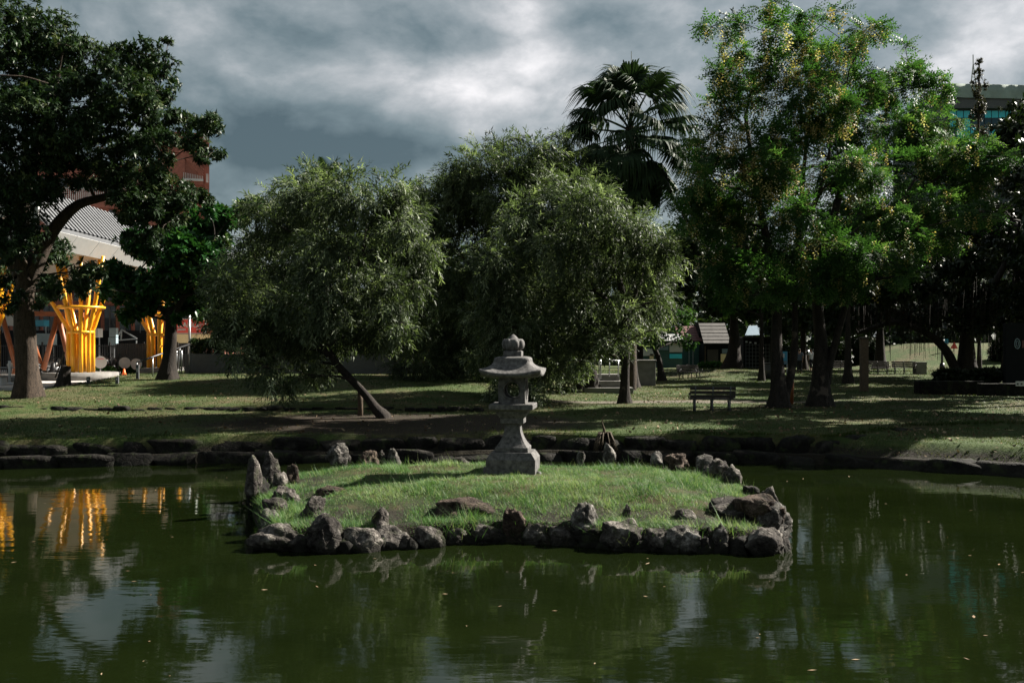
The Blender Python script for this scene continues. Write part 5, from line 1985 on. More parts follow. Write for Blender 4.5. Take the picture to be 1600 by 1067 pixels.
scooter(66, 50.0, 0.4, 'black scooter parked right of the big trunk under the struts', M['black'])
for i, (px, rz, c, lab) in enumerate(((30, 1.2, 'white', 'white scooter parked by the fence left of the big trunk'), (84, 1.4, 'steel', 'silver scooter parked by the fence under the zigzag struts'), (160, 1.3, 'bluegrey', 'blue-grey scooter parked by the fence behind the red-banded disc'), (172, 1.5, 'black', 'black scooter parked by the fence under the blue-grey boxes'))):
    scooter(px, 60.5, rz, lab, M[c])

# stack of boxes and light market frame behind the fence
root = thing('utility_cabinet', 'stack of two blue-grey utility boxes above the fence', 'cabinet', (PX(177, 64), 64, PZ0))
z0, z1, z2 = PZ(541, 64) - PZ0, PZ(527, 64) - PZ0, PZ(512, 64) - PZ0
MB().box((0, 0, z0 / 2), (0.12, 0.12, z0)).build('post', M['darkgrey'], root)
MB().box((0, 0, (z0 + z1) / 2), (0.50, 0.4, z1 - z0 - 0.03), bevel=0.02).build('box', M['bluegrey'], root)
MB().box((0.03, 0, (z2 + z1) / 2), (0.44, 0.4, z2 - z1 - 0.03), bevel=0.02).build('box', M['bluegrey'], root)
root = thing('stall_frame', 'bare gabled stall frame of thin steel bars behind the fence', 'stall frame', (PX(196, 66), 66, PZ0))
off = Vector(root.location)
Q = lambda a, b, dd=66: P(a, b, dd) - off
for a, b2 in ((Q(180, 532), Q(190, 515)), (Q(190, 515), Q(214, 529)), (Q(180, 532), Q(214, 529)), (Q(190, 515), Q(189, 531)), (Q(214, 529, 68), Q(190, 515, 68)), (Q(190, 515), Q(190, 515, 68))):
    MB().bar(a, b2, 0.07, 0.07).build('bar', M['steel'], root)
for px in (181, 213):
    MB().bar(Q(px, 532), Q(px, 582), 0.07, 0.07).build('leg', M['steel'], root)
for i, (px, py, w, h, c, lab) in enumerate(((62, 505, 22, 10, 'blue', 'small blue tarp between the trunk and the struts'), (72, 530, 26, 18, 'bluegrey', 'pale wrapped bundle behind the zigzag struts'), (12, 498, 34, 22, 'white', 'white panel left of the big trunk'), (140, 520, 34, 14, 'white', 'white awning edge behind the yellow column'))):
    root = thing('market_awning' if i in (0, 3) else 'wrapped_goods', lab, 'awning' if i in (0, 3) else 'goods', (PX(px, 66), 66, PZ0))
    z = PZ(py, 66) - PZ0
    hh, ww = h * 66 / F, w * 66 / F
    MB().box((0, 0, z), (ww, 0.8, hh), bevel=0.03).build('panel', M[c], root)
    for s in (-1, 1):
        MB().box((s * ww * 0.45, 0, (z - hh / 2) / 2), (0.06, 0.06, z - hh / 2)).build('leg', M['steel'], root)

# handrail and lamp post
root = thing('handrail', 'dark sloping handrail with posts climbing beside the broad-leaved tree', 'handrail', (PX(250, 49), 49, 1.3))
off = Vector(root.location)
ra, rb = P(214, 566, 46), P(296, 538, 51)
MB().tube([ra - off, rb - off], 0.045, 10).build('rail', M['black'], root)
for t in (0.0, 0.28, 0.52, 0.8, 1.0):
    p = ra.lerp(rb, t)
    gz = max(ground_z(p.x, p.y), PZ0 if p.x < -19.6 else 0)
    MB().tube([p - off, Vector((p.x, p.y, gz - 0.05)) - off], 0.03, 8).build('post', M['steel'], root)
for px in (276, 284):
    p = P(px, 548, 50)
    MB().tube([p - off + Vector((-0.25, 0, -0.1)), p - off + Vector((-0.05, 0, 0.02)), p - off, Vector((p.x, p.y, ground_z(p.x, p.y))) - off], 0.035, 8).build('hoop', M['steel'], root)
root = thing('lamp_post', 'slim pale lamp post in front of the red sign', 'lamp post', (PX(296, 54), 54, 1.5))
zt = PZ(478, 54) - 1.5
MB().tube([(0, 0, 0), (0, 0, zt)], [0.09, 0.06], 12).build('pole', M['steel'], root)
MB().tube([(0, 0, zt), (-0.15, -0.1, zt + 0.12), (-0.6, -0.3, zt + 0.15)], [0.05, 0.05, 0.10], 10).build('lamp_head', M['bluegrey'], root)

# shop with the red sign
def shop():
    d = 74.0
    root = thing('shop_building', 'dark red-brown shop block with a red sign and cream fascia at left', 'building', (PX(170, d), d, PZ0 - 0.2))
    off = Vector(root.location)
    x0, x1 = PX(-80, d), PX(350, d)
    zt = PZ(415, d)
    MB().box(((x0 + x1) / 2 - off.x, 4.2, (zt - off.z) / 2), (x1 - x0, 8, zt - off.z)).build('wall', M['brick'], root)
    # dark window bays
    n = 18
    for k in range(n):
        xc = lerp(x0, x1, (k + 0.5) / n) - off.x
        for (pa, pb) in ((438, 470), (478, 520)):
            za, zb = PZ(pb, d) - off.z, PZ(pa, d) - off.z
            w = MB().box((xc, 0.15, (za + zb) / 2), ((x1 - x0) / n * 0.72, 0.1, zb - za)).build('window', M['glass'], root)
            MB().box((xc, 0.08, (za + zb) / 2), (0.06, 0.06, zb - za)).build('mullion', M['darkgrey'], w)
    MB().box(((x0 + x1) / 2 - off.x, 0.12, 1.6), (x1 - x0 - 0.4, 0.1, 2.9)).build('shopfront', M['screen'], root)
    # cream fascia
    a, c = P(272, 536, d), P(335, 522, d)
    MB().box(((a.x + c.x) / 2 - off.x, -0.25, (a.z + c.z) / 2 - off.z), (c.x - a.x, 0.5, c.z - a.z)).build('fascia', M['cream'], root)
    MB().box(((a.x + c.x) / 2 - off.x, -0.3, a.z - 0.12 - off.z), (c.x - a.x, 0.5, 0.18)).build('awning_edge', M['black'], root)
    # pilasters
    for px in (325, 331, 262):
        MB().box((PX(px, d) - off.x, -0.05, (zt - off.z) / 2), (0.22, 0.3, zt - off.z)).build('pilaster', M['brick'], root)
    a, c = P(278, 521, d), P(325, 499, d)
    sg = MB().box(((a.x + c.x) / 2 - off.x, -0.55, (a.z + c.z) / 2 - off.z), (c.x - a.x, 0.12, c.z - a.z), bevel=0.01).build('sign_board', M['signred'], root)
    fr = MB()
    cx, cz, w, h = (a.x + c.x) / 2 - off.x, (a.z + c.z) / 2 - off.z, c.x - a.x, c.z - a.z
    for s in (-1, 1):
        fr.box((cx, -0.60, cz + s * h / 2), (w + 0.06, 0.06, 0.05))
        fr.box((cx + s * w / 2, -0.60, cz), (0.05, 0.06, h))
    fr.build('sign_frame', M['white'], sg)

    def text(body, x, z, size, name='lettering'):
        cu = bpy.data.curves.new(name, 'FONT')
        cu.body = body
        cu.size = size
        cu.extrude = 0.01
        cu.offset = 0.012
        cu.materials.append(M['white'])
        tmp = bpy.data.objects.new(name, cu)
        COL.objects.link(tmp)
        me = bpy.data.meshes.new_from_object(tmp)
        bpy.data.objects.remove(tmp)
        t = bpy.data.objects.new(name, me)
        COL.objects.link(t)
        t.parent = sg
        t.location = (x, -0.63, z)
        t.rotation_euler = (math.pi / 2, 0, 0)
    pt = P(281.5, 511.5, d) - off
    text('DAISO', pt.x, pt.z, 0.52)
    pt = P(282, 516.5, d) - off
    text('JAPAN', pt.x, pt.z, 0.20)
    # emblem: slanted white strokes
    em = MB()
    for k in range(3):
        for j in range(2):
            p = P(312.5 + k * 3.2 + j * 1.2, 508 + j * 5.0, d) - off
            em.tube([Vector((p.x - 0.11, -0.63, p.z - 0.13)), Vector((p.x + 0.06, -0.63, p.z + 0.12)), Vector((p.x + 0.12, -0.63, p.z - 0.02))], 0.028, 6)
    em.build('emblem', M['white'], sg)


shop()


# red apartment block behind the canopy
def red_block():
    d = 112.0
    root = thing('apartment_block', 'red-brown tiled apartment block with white balcony rails behind the canopy', 'building', (PX(327, d), d, 0.8), math.radians(17.5))
    off = Vector(root.location)
    Q = lambda px, py, dd=d: P(px, py, dd) - off

    def slab(name, px0, px1, py0, py1, y0, y1, mat, parent=root):
        a, c = Q(px0, py1), Q(px1, py0)
        return MB().box(((a.x + c.x) / 2, (y0 + y1) / 2, (a.z + c.z) / 2), (c.x - a.x, y1 - y0, c.z - a.z)).build(name, mat, parent)
    zb = 0
    a, c = Q(80, 540), Q(250, 262)
    MB().box(((a.x + c.x) / 2, 8, c.z / 2), (c.x - a.x, 14, c.z)).build('wing', M['brick'], root)
    a, c = Q(250, 540), Q(318, 205)
    tw = MB().box(((a.x + c.x) / 2, 8, c.z / 2), (c.x - a.x, 13, c.z)).build('tower', M['brick'], root)
    slab('corner_pier', 318.3, 327, 196, 560, -0.5, 13, M['brick'], root)
    slab('water_tank', 318, 325.5, 204, 221, -0.9, -0.55, M['white'], root)
    slab('drain_cover', 322, 325.5, 274, 287, -0.9, -0.55, M['white'], root)
    # stair parapet with sloping rails
    slab('stair_wall', 268, 291, 246, 285, -1.4, -1.0, M['brick'], root)
    slab('landing_rail', 270, 284, 241, 245, -1.5, -0.9, M['brick'], root)
    mb = MB()
    vs = [Q(291, 247), Q(318, 282), Q(318, 292), Q(291, 292)]
    f = [v + Vector((0, -1.2, 0)) for v in vs]
    g = [v + Vector((0, -1.0, 0)) for v in vs]
    vv = [mb.bm.verts.new(p) for p in f + g]
    for q in ((0, 1, 2, 3), (7, 6, 5, 4), (0, 4, 5, 1), (1, 5, 6, 2), (2, 6, 7, 3), (3, 7, 4, 0)):
        mb.bm.faces.new([vv[i] for i in q])
    mb.build('stair_parapet', M['brick'], root)
    for k in range(4):
        a, c = Q(285 + k * 2, 244 - k * 0.5), Q(318, 281 - k * 4.2)
        MB().bar(a + Vector((0, -1.3, 0)), c + Vector((0, -1.3, 0)), 0.16, 0.16).build('stair_rail', M['brick'], root)
    for k in range(7):
        for j in range(2):
            px = 88 + k * 23
            w = slab('window', px, px + 10, 288 + j * 44, 300 + j * 44, -1.05 + 2.0, 1.15, M['glass'], root)
            slab('window_frame', px - 0.8, px + 10.8, 300.5 + j * 44, 302 + j * 44, 0.8, 1.2, M['white'], w)
    # balcony rails
    bal = slab('balcony', 84, 245, 322, 331, -0.2, 1.0, M['brick'], root)
    for k in range(60):
        px = 84 + k * 2.7
        slab('baluster', px, px + 0.9, 304, 322, -0.15, -0.05, M['white'], bal)
    slab('top_rail', 84, 245, 302.5, 304.5, -0.2, 0.0, M['white'], bal)
    # balcony rail under the stair
    bal = slab('balcony', 288, 318, 284, 287, -1.6, -1.3, M['white'], root)
    for k in range(12):
        px = 289 + k * 2.5
        slab('baluster', px, px + 0.7, 275 + k * 0.4, 284, -1.55, -1.48, M['white'], bal)


red_block()


# glass office block at the right
def office():
    d = 125.0
    root = thing('office_block', 'office block with turquoise glass grid and grey-green parapet at upper right', 'building', (PX(1560, d), d, 0.8))
    off = Vector(root.location)
    Q = lambda px, py: P(px, py, d) - off
    a, c = Q(1476, 600), Q(1760, 132)
    MB().box(((a.x + c.x) / 2, 9, c.z / 2 - 0.4), (c.x - a.x - 0.4, 17, c.z - 0.8)).build('core', M['mullion'], root)
    # parapet: folded membrane, slightly uneven top
    mb = MB()
    N = 60
    rows = []
    rnd = random.Random(4)
    for (py, y) in ((154, -0.55), (143, -0.35), (131, -0.1), (130, 0.5), (131, 1.2)):
        row = []
        for i in range(N + 1):
            px = lerp(1474, 1764, i / N)
            p = Q(px, py + 4.5 * (px - 1480) / 120 * 0.55)
            row.append(mb.bm.verts.new((p.x, y + rnd.uniform(-0.08, 0.08) * (py > 135), p.z)))
        rows.append(row)
    for r0, r1 in zip(rows[:-1], rows[1:]):
        for i in range(N):
            mb.bm.faces.new((r0[i], r0[i + 1], r1[i + 1], r1[i])).smooth = True
    mb.build('parapet', M['parapet'], root)
    a, c = Q(1474, 170), Q(1764, 155)
    MB().box(((a.x + c.x) / 2, -0.15, (a.z + c.z) / 2), (c.x - a.x, 0.3, c.z - a.z)).build('band', M['darkgrey'], root)
    rnd = random.Random(9)
    ys = [172, 184, 198, 216, 234, 252, 270]
    xs = [1485.5]
    while xs[-1] < 1740:
        xs.append(xs[-1] + 11.0)
    for j in range(len(ys) - 1):
        for i in range(len(xs) - 1):
            a, c = Q(xs[i] + 0.8, ys[j + 1] - 0.8), Q(xs[i + 1] - 0.4, ys[j] + 0.4)
            if i > 22:
                continue
            mt = M['tealdark'] if (j % 3 == 1 and rnd.random() < 0.6) or rnd.random() < 0.06 else M['teal']
            MB().box(((a.x + c.x) / 2, 0.42, (a.z + c.z) / 2), (c.x - a.x, 0.06, c.z - a.z)).build('pane', mt, root)
    # lattice mast
    ms = thing('lattice_mast', 'thin white lattice mast on the office roof', 'mast', P(1521, 131, d))
    o2 = Vector(ms.location)
    R = lambda px, py, dd=d: P(px, py, dd) - o2
    for px in (1517, 1525):
        MB().bar(R(px, 133), R(1520.6, 101), 0.10, 0.10).build('leg', M['white'], ms)
    MB().bar(R(1520.6, 104), R(1520.4, 86), 0.09, 0.09).build('pole', M['white'], ms)
    for py in (121, 112):
        t = (133 - py) / 32
        MB().bar(R(1517 + 3.6 * t, py), R(1525 - 4.4 * t, py), 0.08, 0.08).build('rung', M['white'], ms)


office()

# ------------------------------------------------------------------ park furniture
def bench(loc, rz, label, s=1.0, width=1.55):
    root = thing('park_bench', label, 'bench', loc, rz, 'wooden park benches')
    for zz, yy in ((0.52, 0.27), (0.66, 0.31), (0.80, 0.35)):
        MB().box((0, yy, zz), (width, 0.035, 0.115), Matrix.Rotation(math.radians(14), 3, 'X').inverted(), 0.008).build('backrest_slat', M['wood'], root)
    for yy in (-0.20, -0.06, 0.08, 0.20):
        MB().box((0, yy, 0.42), (width, 0.115, 0.035), None, 0.008).build('seat_slat', M['wood'], root)
    for xx in (-width / 2 + 0.18, 0.0, width / 2 - 0.18):
        mb = MB()
        mb.tube([(xx, 0.24, 0.40), (xx, 0.20, 0.22), (xx, 0.28, 0.0)], 0.028, 8)
        mb.tube([(xx, -0.22, 0.40), (xx, -0.16, 0.22), (xx, -0.24, 0.0)], 0.028, 8)
        mb.tube([(xx, -0.24, 0.40), (xx, 0.22, 0.39), (xx, 0.40, 0.87)], 0.024, 8)
        mb.build('leg_frame', M['darkgrey'], root)
    for s2 in (-1, 1):
        MB().tube([(s2 * (width / 2 - 0.02), 0.28, 0.60), (s2 * (width / 2 - 0.02), -0.18, 0.62), (s2 * (width / 2 - 0.02), -0.22, 0.42)], 0.022, 8).build('armrest', M['black'], root)
    return root


def G(px, d):
    x = PX(px, d)
    return Vector((x, d, ground_z(x, d)))


bench(G(1112, 34.5), math.radians(176), 'dark slatted bench seen from behind on the lawn left of the flowering tree')
bench(G(1312, 69), math.radians(178), 'distant dark bench just right of the two-stemmed tree')
bench(G(1372, 68), math.radians(150), 'distant dark bench beside the thick far trunk')
bench(G(1413, 68), math.radians(150), 'distant dark bench in front of the sunlit slope')
bench(G(1078, 62), math.radians(20), 'dark low bench by the twisted tree near the huts')
root = thing('litter_bin', 'square grey concrete litter bin right of the slope bench', 'bin', G(1437, 68))
MB().box((0, 0, 0.38), (0.75, 0.6, 0.80), bevel=0.03).build('body', M['concrete'], root)
MB().box((0, 0, 0.80), (0.8, 0.65, 0.06), bevel=0.02).build('rim', M['darkgrey'], root)
root = thing('wooden_post', 'thick brown wooden post standing on the right lawn', 'post', G(1350, 48))
MB().box((0, 0, 1.25), (0.36, 0.30, 2.6), bevel=0.03).build('shaft', M['wood_post'], root)
MB().box((0, 0, 2.58), (0.42, 0.36, 0.08), bevel=0.02).build('cap', M['wood'], root)
root = thing('tree_stake', 'reddish support stake beside the leaning tree', 'stake', G(563, 31.6))
MB().tube([(0, 0, -0.2), (0.0, 0, 0.95)], 0.085, 10).build('post', M['wood_post'], root)
MB().tube([(0.02, -0.09, 0.8), (0.12, -0.1, 0.85)], 0.02, 6).build('tie', M['black'], root)
root = thing('tree_stake', 'reddish support stake behind the flowering tree', 'stake', G(1237, 38.5))
MB().tube([(0, 0, -0.2), (0.03, 0, 1.5)], 0.07, 10).build('post', M['rust'], root)
MB().tube([(0, -0.08, 1.2), (-0.15, -0.05, 1.25)], 0.02, 6).build('tie', M['black'], root)
root = thing('litter_bin', 'low dark drum bin left of the flowering tree far on the lawn', 'bin', G(1207, 62))
MB().tube([(0, 0, 0), (0, 0, 0.9)], [0.5, 0.5], 20).build('drum', M['darkgrey'], root)
MB().tube([(0, 0, 0.88), (0, 0, 0.96)], [0.53, 0.50], 20).build('lid', M['black'], root)

# concrete steps with railings
root = thing('concrete_steps', 'pale concrete steps with thin steel railings behind the slim trunk', 'steps', G(948, 47))
off = Vector(root.location)
for k in range(3):
    MB().box((0.05 - 0.15 * k, 0.5 * k, 0.12 + 0.3 * k), (2.3 - 0.25 * k, 1.0, 0.30), bevel=0.015).build('step', M['concrete'], root)
for px, p0, p1 in ((936, 598, 549), (938.5, 592, 560), (952, 588, 560), (966, 588, 562), (929, 585, 540)):
    MB().tube([P(px, p0, 47.3) - off, P(px, p1, 47.3) - off], 0.03, 8).build('railing_post', M['steel'], root)
MB().tube([P(931, 561, 47.3) - off, P(972, 564, 47.3) - off], 0.03, 8).build('railing_bar', M['steel'], root)
MB().tube([P(912, 546, 47.6) - off, P(938, 556, 47.6) - off], 0.03, 8).build('railing_bar', M['steel'], root)
root = thing('concrete_pier', 'stained concrete pier at the end of the low wall right of the slim trunk', 'pier', G(1006, 55))
MB().box((0, 0, 0.6), (1.2, 0.8, 1.5), bevel=0.03).build('block', M['concrete'], root)
MB().box((0, 0, 1.39), (1.3, 0.9, 0.10), bevel=0.02).build('coping', M['concrete'], root)

# huts at the back
def hut(px0, px1, pe, pr, d, wall, roof, label, ground_py=578, ridge='shed', bits=()):
    xc = (PX(px0, d) + PX(px1, d)) / 2
    g = ground_z(xc, d)
    root = thing('park_hut', label, 'hut', (xc, d, g))
    w = PX(px1, d) - PX(px0, d)
    he, hr = PZ(pe, d) - g, PZ(pr, d) - g
    MB().box((0, 2.0, he / 2), (w * 0.94, 4.0, he)).build('wall', wall, root)
    n = 6
    for k in range(n):
        t0, t1 = k / n, (k + 1) / n
        MB().bar((0, -0.5 + 2.5 * (t0 + t1) / 2, he + (hr - he) * (t0 + t1) / 2), (0, -0.5 + 2.5 * t1 + 0.02, he + (hr - he) * t1 + 0.01), w, 0.05)
        m2 = MB()
        p = [(-w / 2, -0.5 + 2.5 * t0, he + (hr - he) * t0), (w / 2, -0.5 + 2.5 * t0, he + (hr - he) * t0), (w / 2, -0.5 + 2.5 * t1, he + (hr - he) * t1 - 0.04), (-w / 2, -0.5 + 2.5 * t1, he + (hr - he) * t1 - 0.04)]
        q = [(a, b, c - 0.06) for a, b, c in p]
        vs = [m2.bm.verts.new(v) for v in p + q]
        for f in ((0, 1, 2, 3), (7, 6, 5, 4), (0, 4, 5, 1), (1, 5, 6, 2), (2, 6, 7, 3), (3, 7, 4, 0)):
            m2.bm.faces.new([vs[i] for i in f])
        m2.build('roof_course', roof, root)
    MB().box((0, 3.0, (he + hr) / 2), (w * 0.94, 2.0, hr - he)).build('gable', wall, root)
    for (a, b2, c, e, mt, nm) in bits:
        p, q = P(a, c, d) - Vector(root.location), P(b2, e, d) - Vector(root.location)
        MB().box(((p.x + q.x) / 2, -0.06, (p.z + q.z) / 2), (q.x - p.x, 0.08, p.z - q.z)).build(nm, mt, root)
    return root


hut(1003, 1068, 532, 521, 84, M['tealwall'], M['white'], 'pale hut with teal lower boards behind the twisted tree',
    bits=((1005, 1024, 545, 556, M['white'], 'panel'), (1026, 1044, 535, 547, M['paleblue'], 'panel'), (1046, 1066, 536, 550, M['white'], 'panel'), (1015, 1021, 553, 563, M['cream'], 'door'), (1046, 1065, 553, 560, M['teal'], 'panel')))
hut(1060, 1096, 532, 508, 88, M['tealwall'], M['redroof'], 'teal hut with faded red roof between the dark trunks', bits=((1082, 1083.2, 545, 570, M['steel'], 'post'), (1076, 1077, 545, 570, M['steel'], 'post')))
hut(1098, 1140, 536, 503, 86, M['screen'], M['shingle'], 'dark hut with grey shingled roof behind the thick forked trunk', bits=((1101, 1102, 540, 578, M['wood_post'], 'post'), (1128, 1140, 545, 552, M['paleblue'], 'panel'), (1126, 1140, 553, 568, M['cream'], 'panel'), (1105, 1122, 546, 572, M['wood'], 'shutter')))
root = thing('lattice_kiosk', 'black lattice-fronted kiosk right of the thick forked trunk', 'kiosk', G(1182, 82))
off = Vector(root.location)
a, c = P(1162, 590, 82) - off, P(1206, 528, 82) - off
MB().box(((a.x + c.x) / 2, 1.0, c.z / 2), (c.x - a.x, 1.8, c.z)).build('body', M['screen'], root)
MB().box(((a.x + c.x) / 2, 0.9, c.z + 0.06), (c.x - a.x + 0.3, 2.2, 0.12)).build('roof', M['black'], root)
for k in range(8):
    MB().box((lerp(a.x + 0.2, c.x - 0.2, k / 7), 0.06, c.z * 0.42), (0.04, 0.03, c.z * 0.8)).build('lattice_bar', M['darkgrey'], root)
for k in range(7):
    MB().box(((a.x + c.x) / 2, 0.03, c.z * (0.06 + 0.12 * k)), (c.x - a.x - 0.3, 0.03, 0.04)).build('lattice_bar', M['darkgrey'], root)
for px, py in ((1166, 534), (1172, 535), (1180, 536), (1191, 535)):
    p = P(px, py, 82) - off
    MB().box((p.x, -0.08, p.z), (0.16, 0.05, 0.12), bevel=0.01).build('light_patch', M['white'], root)
root = thing('tarp_shelter', 'pale blue tarpaulin above the black kiosk', 'tarp', G(1180, 90))
off = Vector(root.location)
mb = MB()
mb.poly([P(1164, 524, 90) - off, P(1194, 523, 90) - off, P(1190, 508, 92) - off, P(1170, 509, 92) - off])
mb.poly([P(1164, 524, 90) - off + Vector((0, 0, -.05)), P(1194, 523, 90) - off + Vector((0, 0, -.05)), P(1190, 508, 92) - off + Vector((0, 0, -.05)), P(1170, 509, 92) - off + Vector((0, 0, -.05))])
mb.build('sheet', M['paleblue'], root)
for px in (1166, 1192):
    MB().bar(P(px, 523, 90) - off, Vector((PX(px, 90) - off.x, 0, 0)), 0.06, 0.06).build('pole', M['steel'], root)
root = thing('notice_board', 'small blue notice board between the flowering tree stems', 'sign', G(1224, 58))
off = Vector(root.location)
for px in (1218.5, 1230):
    MB().bar(P(px, 575, 58) - off + Vector((0, .05, -0.6)), P(px, 549, 58) - off + Vector((0, .05, 0)), 0.05, 0.05).build('post', M['steel'], root)
a, c = P(1219, 569, 58) - off, P(1230, 549, 58) - off
bd = MB().box(((a.x + c.x) / 2, 0, (a.z + c.z) / 2), (c.x - a.x, 0.05, c.z - a.z)).build('board', M['blue'], root)
MB().box(((a.x + c.x) / 2, -0.03, a.z + 0.12), ((c.x - a.x) * .9, 0.02, 0.16)).build('pale_strip', M['paleblue'], bd)
MB().box(((a.x + c.x) / 2, -0.03, c.z - 0.25), (0.08, 0.02, 0.25)).build('symbol', M['white'], bd)
for px, lab in ((1253, 'small lit round lamp left of a pair in the dark between the trees'), (1263.5, 'small lit round lamp right of a pair in the dark between the trees')):
    p = P(px, 548, 80)
    root = thing('round_lamp', lab, 'lamp', (p.x, p.y, ground_z(p.x, p.y)), 0, 'pair of small lamps')
    zz = p.z - root.location.z
    MB().tube([(0, 0, 0), (0, 0, zz)], 0.04, 8).build('pole', M['black'], root)
    v, f = ico(2)
    obj('globe', mesh_np('globe', v * 0.06 + np.array([0, -0.05, zz]), f, True), M['bulb'], root)

# right-hand planter wall, shrubs, dark kiosk sign, notices
root = thing('planter_wall', 'low dark planter wall at the right edge of the lawn', 'wall', G(1530, 45))
off = Vector(root.location)
for px0, px1, top, dd in ((1436, 1538, 599, 45.6), (1536, 1640, 603, 44.4)):
    a, c = P(px0, 630, dd), P(px1, top, dd)
    MB().box(((a.x + c.x) / 2 - off.x, dd - off.y + 0.3, (c.z - off.z) / 2), (c.x - a.x, 0.6, c.z - off.z + 0.2), bevel=0.02).build('wall_block', M['wall_stone'], root)


def shrub(px, py, d, w, h, label, seed, mat='leaf_banyan', tp=None):
    rng = np.random.default_rng(seed)
    g = G(px, d)
    root = thing('shrub', label, 'shrub', g)
    C = Crown()
    rx, rz = w / F * d / 2, h / F * d
    N = 420 if w < 55 or d < 60 else 900
    u = rng.normal(0, 1, (N, 3))
    u /= np.linalg.norm(u, axis=1, keepdims=True)
    u *= rng.random((N, 1)) ** 0.4
    base = PZ(py, d) - g.z
    pos = u * np.array([rx, rx * 0.6, rz / 2]) + np.array([0, 0, base + rz / 2])
    C.add(tp or BCK, pos, u + rng.normal(0, 0.4, (N, 3)) + np.array([0, 0, 0.3]), rng.uniform(0.6, 1.0, N) * (1.0 if d < 70 else 1.7), np.clip(rng.normal(0.4, 0.2, N), 0, 1), rng)
    C.build('foliage', M[mat], root)
    W = Wood()
    for k in range(5):
        a = k * 1.3
        W.limb([Vector((0, 0, -0.1)), Vector((0.1 * math.cos(a), 0.1 * math.sin(a), base + rz * 0.2)), Vector((rx * 0.5 * math.cos(a), rx * 0.3 * math.sin(a), base + rz * 0.6))], [0.04, 0.03, 0.01], 5)
    W.build('stem', M['bark_dark'], root)


shrub(1486, 598, 52, 60, 22, 'dark rounded shrub behind the planter wall left of the fig trunk', 1)
shrub(1545, 598, 50, 70, 24, 'dark rounded shrub behind the planter wall right of the fig trunk', 2)
shrub(1112, 578, 80, 40, 10, 'low green shrub row in front of the shingled hut', 3, 'leaf_cassia')
for px, py, dd, w, h, lab, sd in ((1300, 584, 84, 60, 52, 'tall black-green shrub left of the far trunk behind the benches', 11), (1345, 582, 86, 64, 58, 'tall black-green shrub right behind the wooden post', 12), (1240, 584, 88, 56, 50, 'tall black-green shrub behind the walking person', 13), (1575, 575, 80, 60, 50, 'tall black-green shrub behind the ringed black panel', 14)):
    shrub(px, py, dd, w, h, lab, sd)
shrub(166, 588, 56, 30, 14, 'weedy green plant under the red-banded disc', 4, 'leaf_cassia')
shrub(205, 586, 60, 36, 16, 'weedy green plant under the two white discs', 5, 'leaf_cassia')
root = thing('display_panel', 'tall black panel with a faint ring emblem at the right edge', 'sign', G(1600, 49))
off = Vector(root.location)
a, c = P(1572, 600, 49) - off, P(1640, 505, 49) - off
bd = MB().box(((a.x + c.x) / 2, 0.2, c.z / 2), (c.x - a.x, 0.3, c.z), bevel=0.03).build('panel', M['screen'], root)
pc = P(1590, 537, 49) - off
pts = [Vector((pc.x + 0.13 * math.cos(t) * 1.0, 0.03, pc.z + 0.24 * math.sin(t))) for t in np.linspace(0, 2 * math.pi, 25)]
MB().tube(pts, 0.022, 6, caps=False).build('ring', M['bluegrey'], bd)
pts = [Vector((pc.x + 0.055 * math.cos(t) * 1.0, 0.03, pc.z + 0.14 * math.sin(t))) for t in np.linspace(0, 2 * math.pi, 25)]
MB().tube(pts, 0.016, 6, caps=False).build('ring', M['bluegrey'], bd)
MB().box((pc.x + 0.33, 0.03, pc.z - 0.02), (0.20, 0.03, 0.36)).build('red_patch', M['redroof'], bd)
root = thing('notice_card', 'small white notice with dark marks on the planter wall at the right edge', 'notice', P(1597, 603.2, 44.3))
MB().box((0, 0, 0.11), (0.56, 0.03, 0.22)).build('card', M['white'], root)
for k in range(3):
    MB().disc((-0.2 + 0.17 * k, -0.018, 0.10), 0.045, (0, 1, 0), 0.006, 12).build('mark', M['black'], root)
# signs on the slope
root = thing('notice_board', 'tiny blue sign on the slope left of the fig trunk', 'sign', G(1478, 84))
off = Vector(root.location)
p = P(1478, 534, 84) - off
MB().box((p.x, 0, p.z), (0.42, 0.05, 0.5)).build('board', M['blue'], root)
MB().box((p.x, -0.03, p.z - 0.18), (0.36, 0.02, 0.12)).build('pale_strip', M['white'], root)
MB().bar((p.x, 0.05, 0), (p.x, 0.05, p.z), 0.06, 0.06).build('post', M['darkgrey'], root)
root = thing('warning_sign', 'small red triangular sign right of the tiny blue one', 'sign', G(1491, 84))
off = Vector(root.location)
p = P(1491, 540, 84) - off
mb = MB()
vs = [Vector((p.x - 0.32, 0, p.z - 0.25)), Vector((p.x + 0.32, 0, p.z - 0.25)), Vector((p.x, 0, p.z + 0.32))]
v1 = [mb.bm.verts.new(v) for v in vs]
v2 = [mb.bm.verts.new(v + Vector((0, 0.04, 0))) for v in vs]
mb.bm.faces.new(v1)
mb.bm.faces.new(v2[::-1])
for i in range(3):
    mb.bm.faces.new((v1[i], v1[(i + 1) % 3], v2[(i + 1) % 3], v2[i]))
mb.build('plate', M['signred'], root)
MB().bar((p.x, 0.06, 0), (p.x, 0.06, p.z), 0.06, 0.06).build('post', M['darkgrey'], root)
root = thing('park_light', 'short black park light on the sunlit slope', 'lamp post', G(1472, 76))
MB().tube([(0, 0, 0), (0, 0, 1.9)], [0.10, 0.07], 10).build('post', M['black'], root)
MB().tube([(0, 0, 0), (0, 0, 0.5)], [0.22, 0.16], 10).build('base', M['black'], root)
MB().tube([(0, 0, 1.9), (0, 0, 2.3)], [0.12, 0.2], 10).build('lantern_head', M['black'], root)

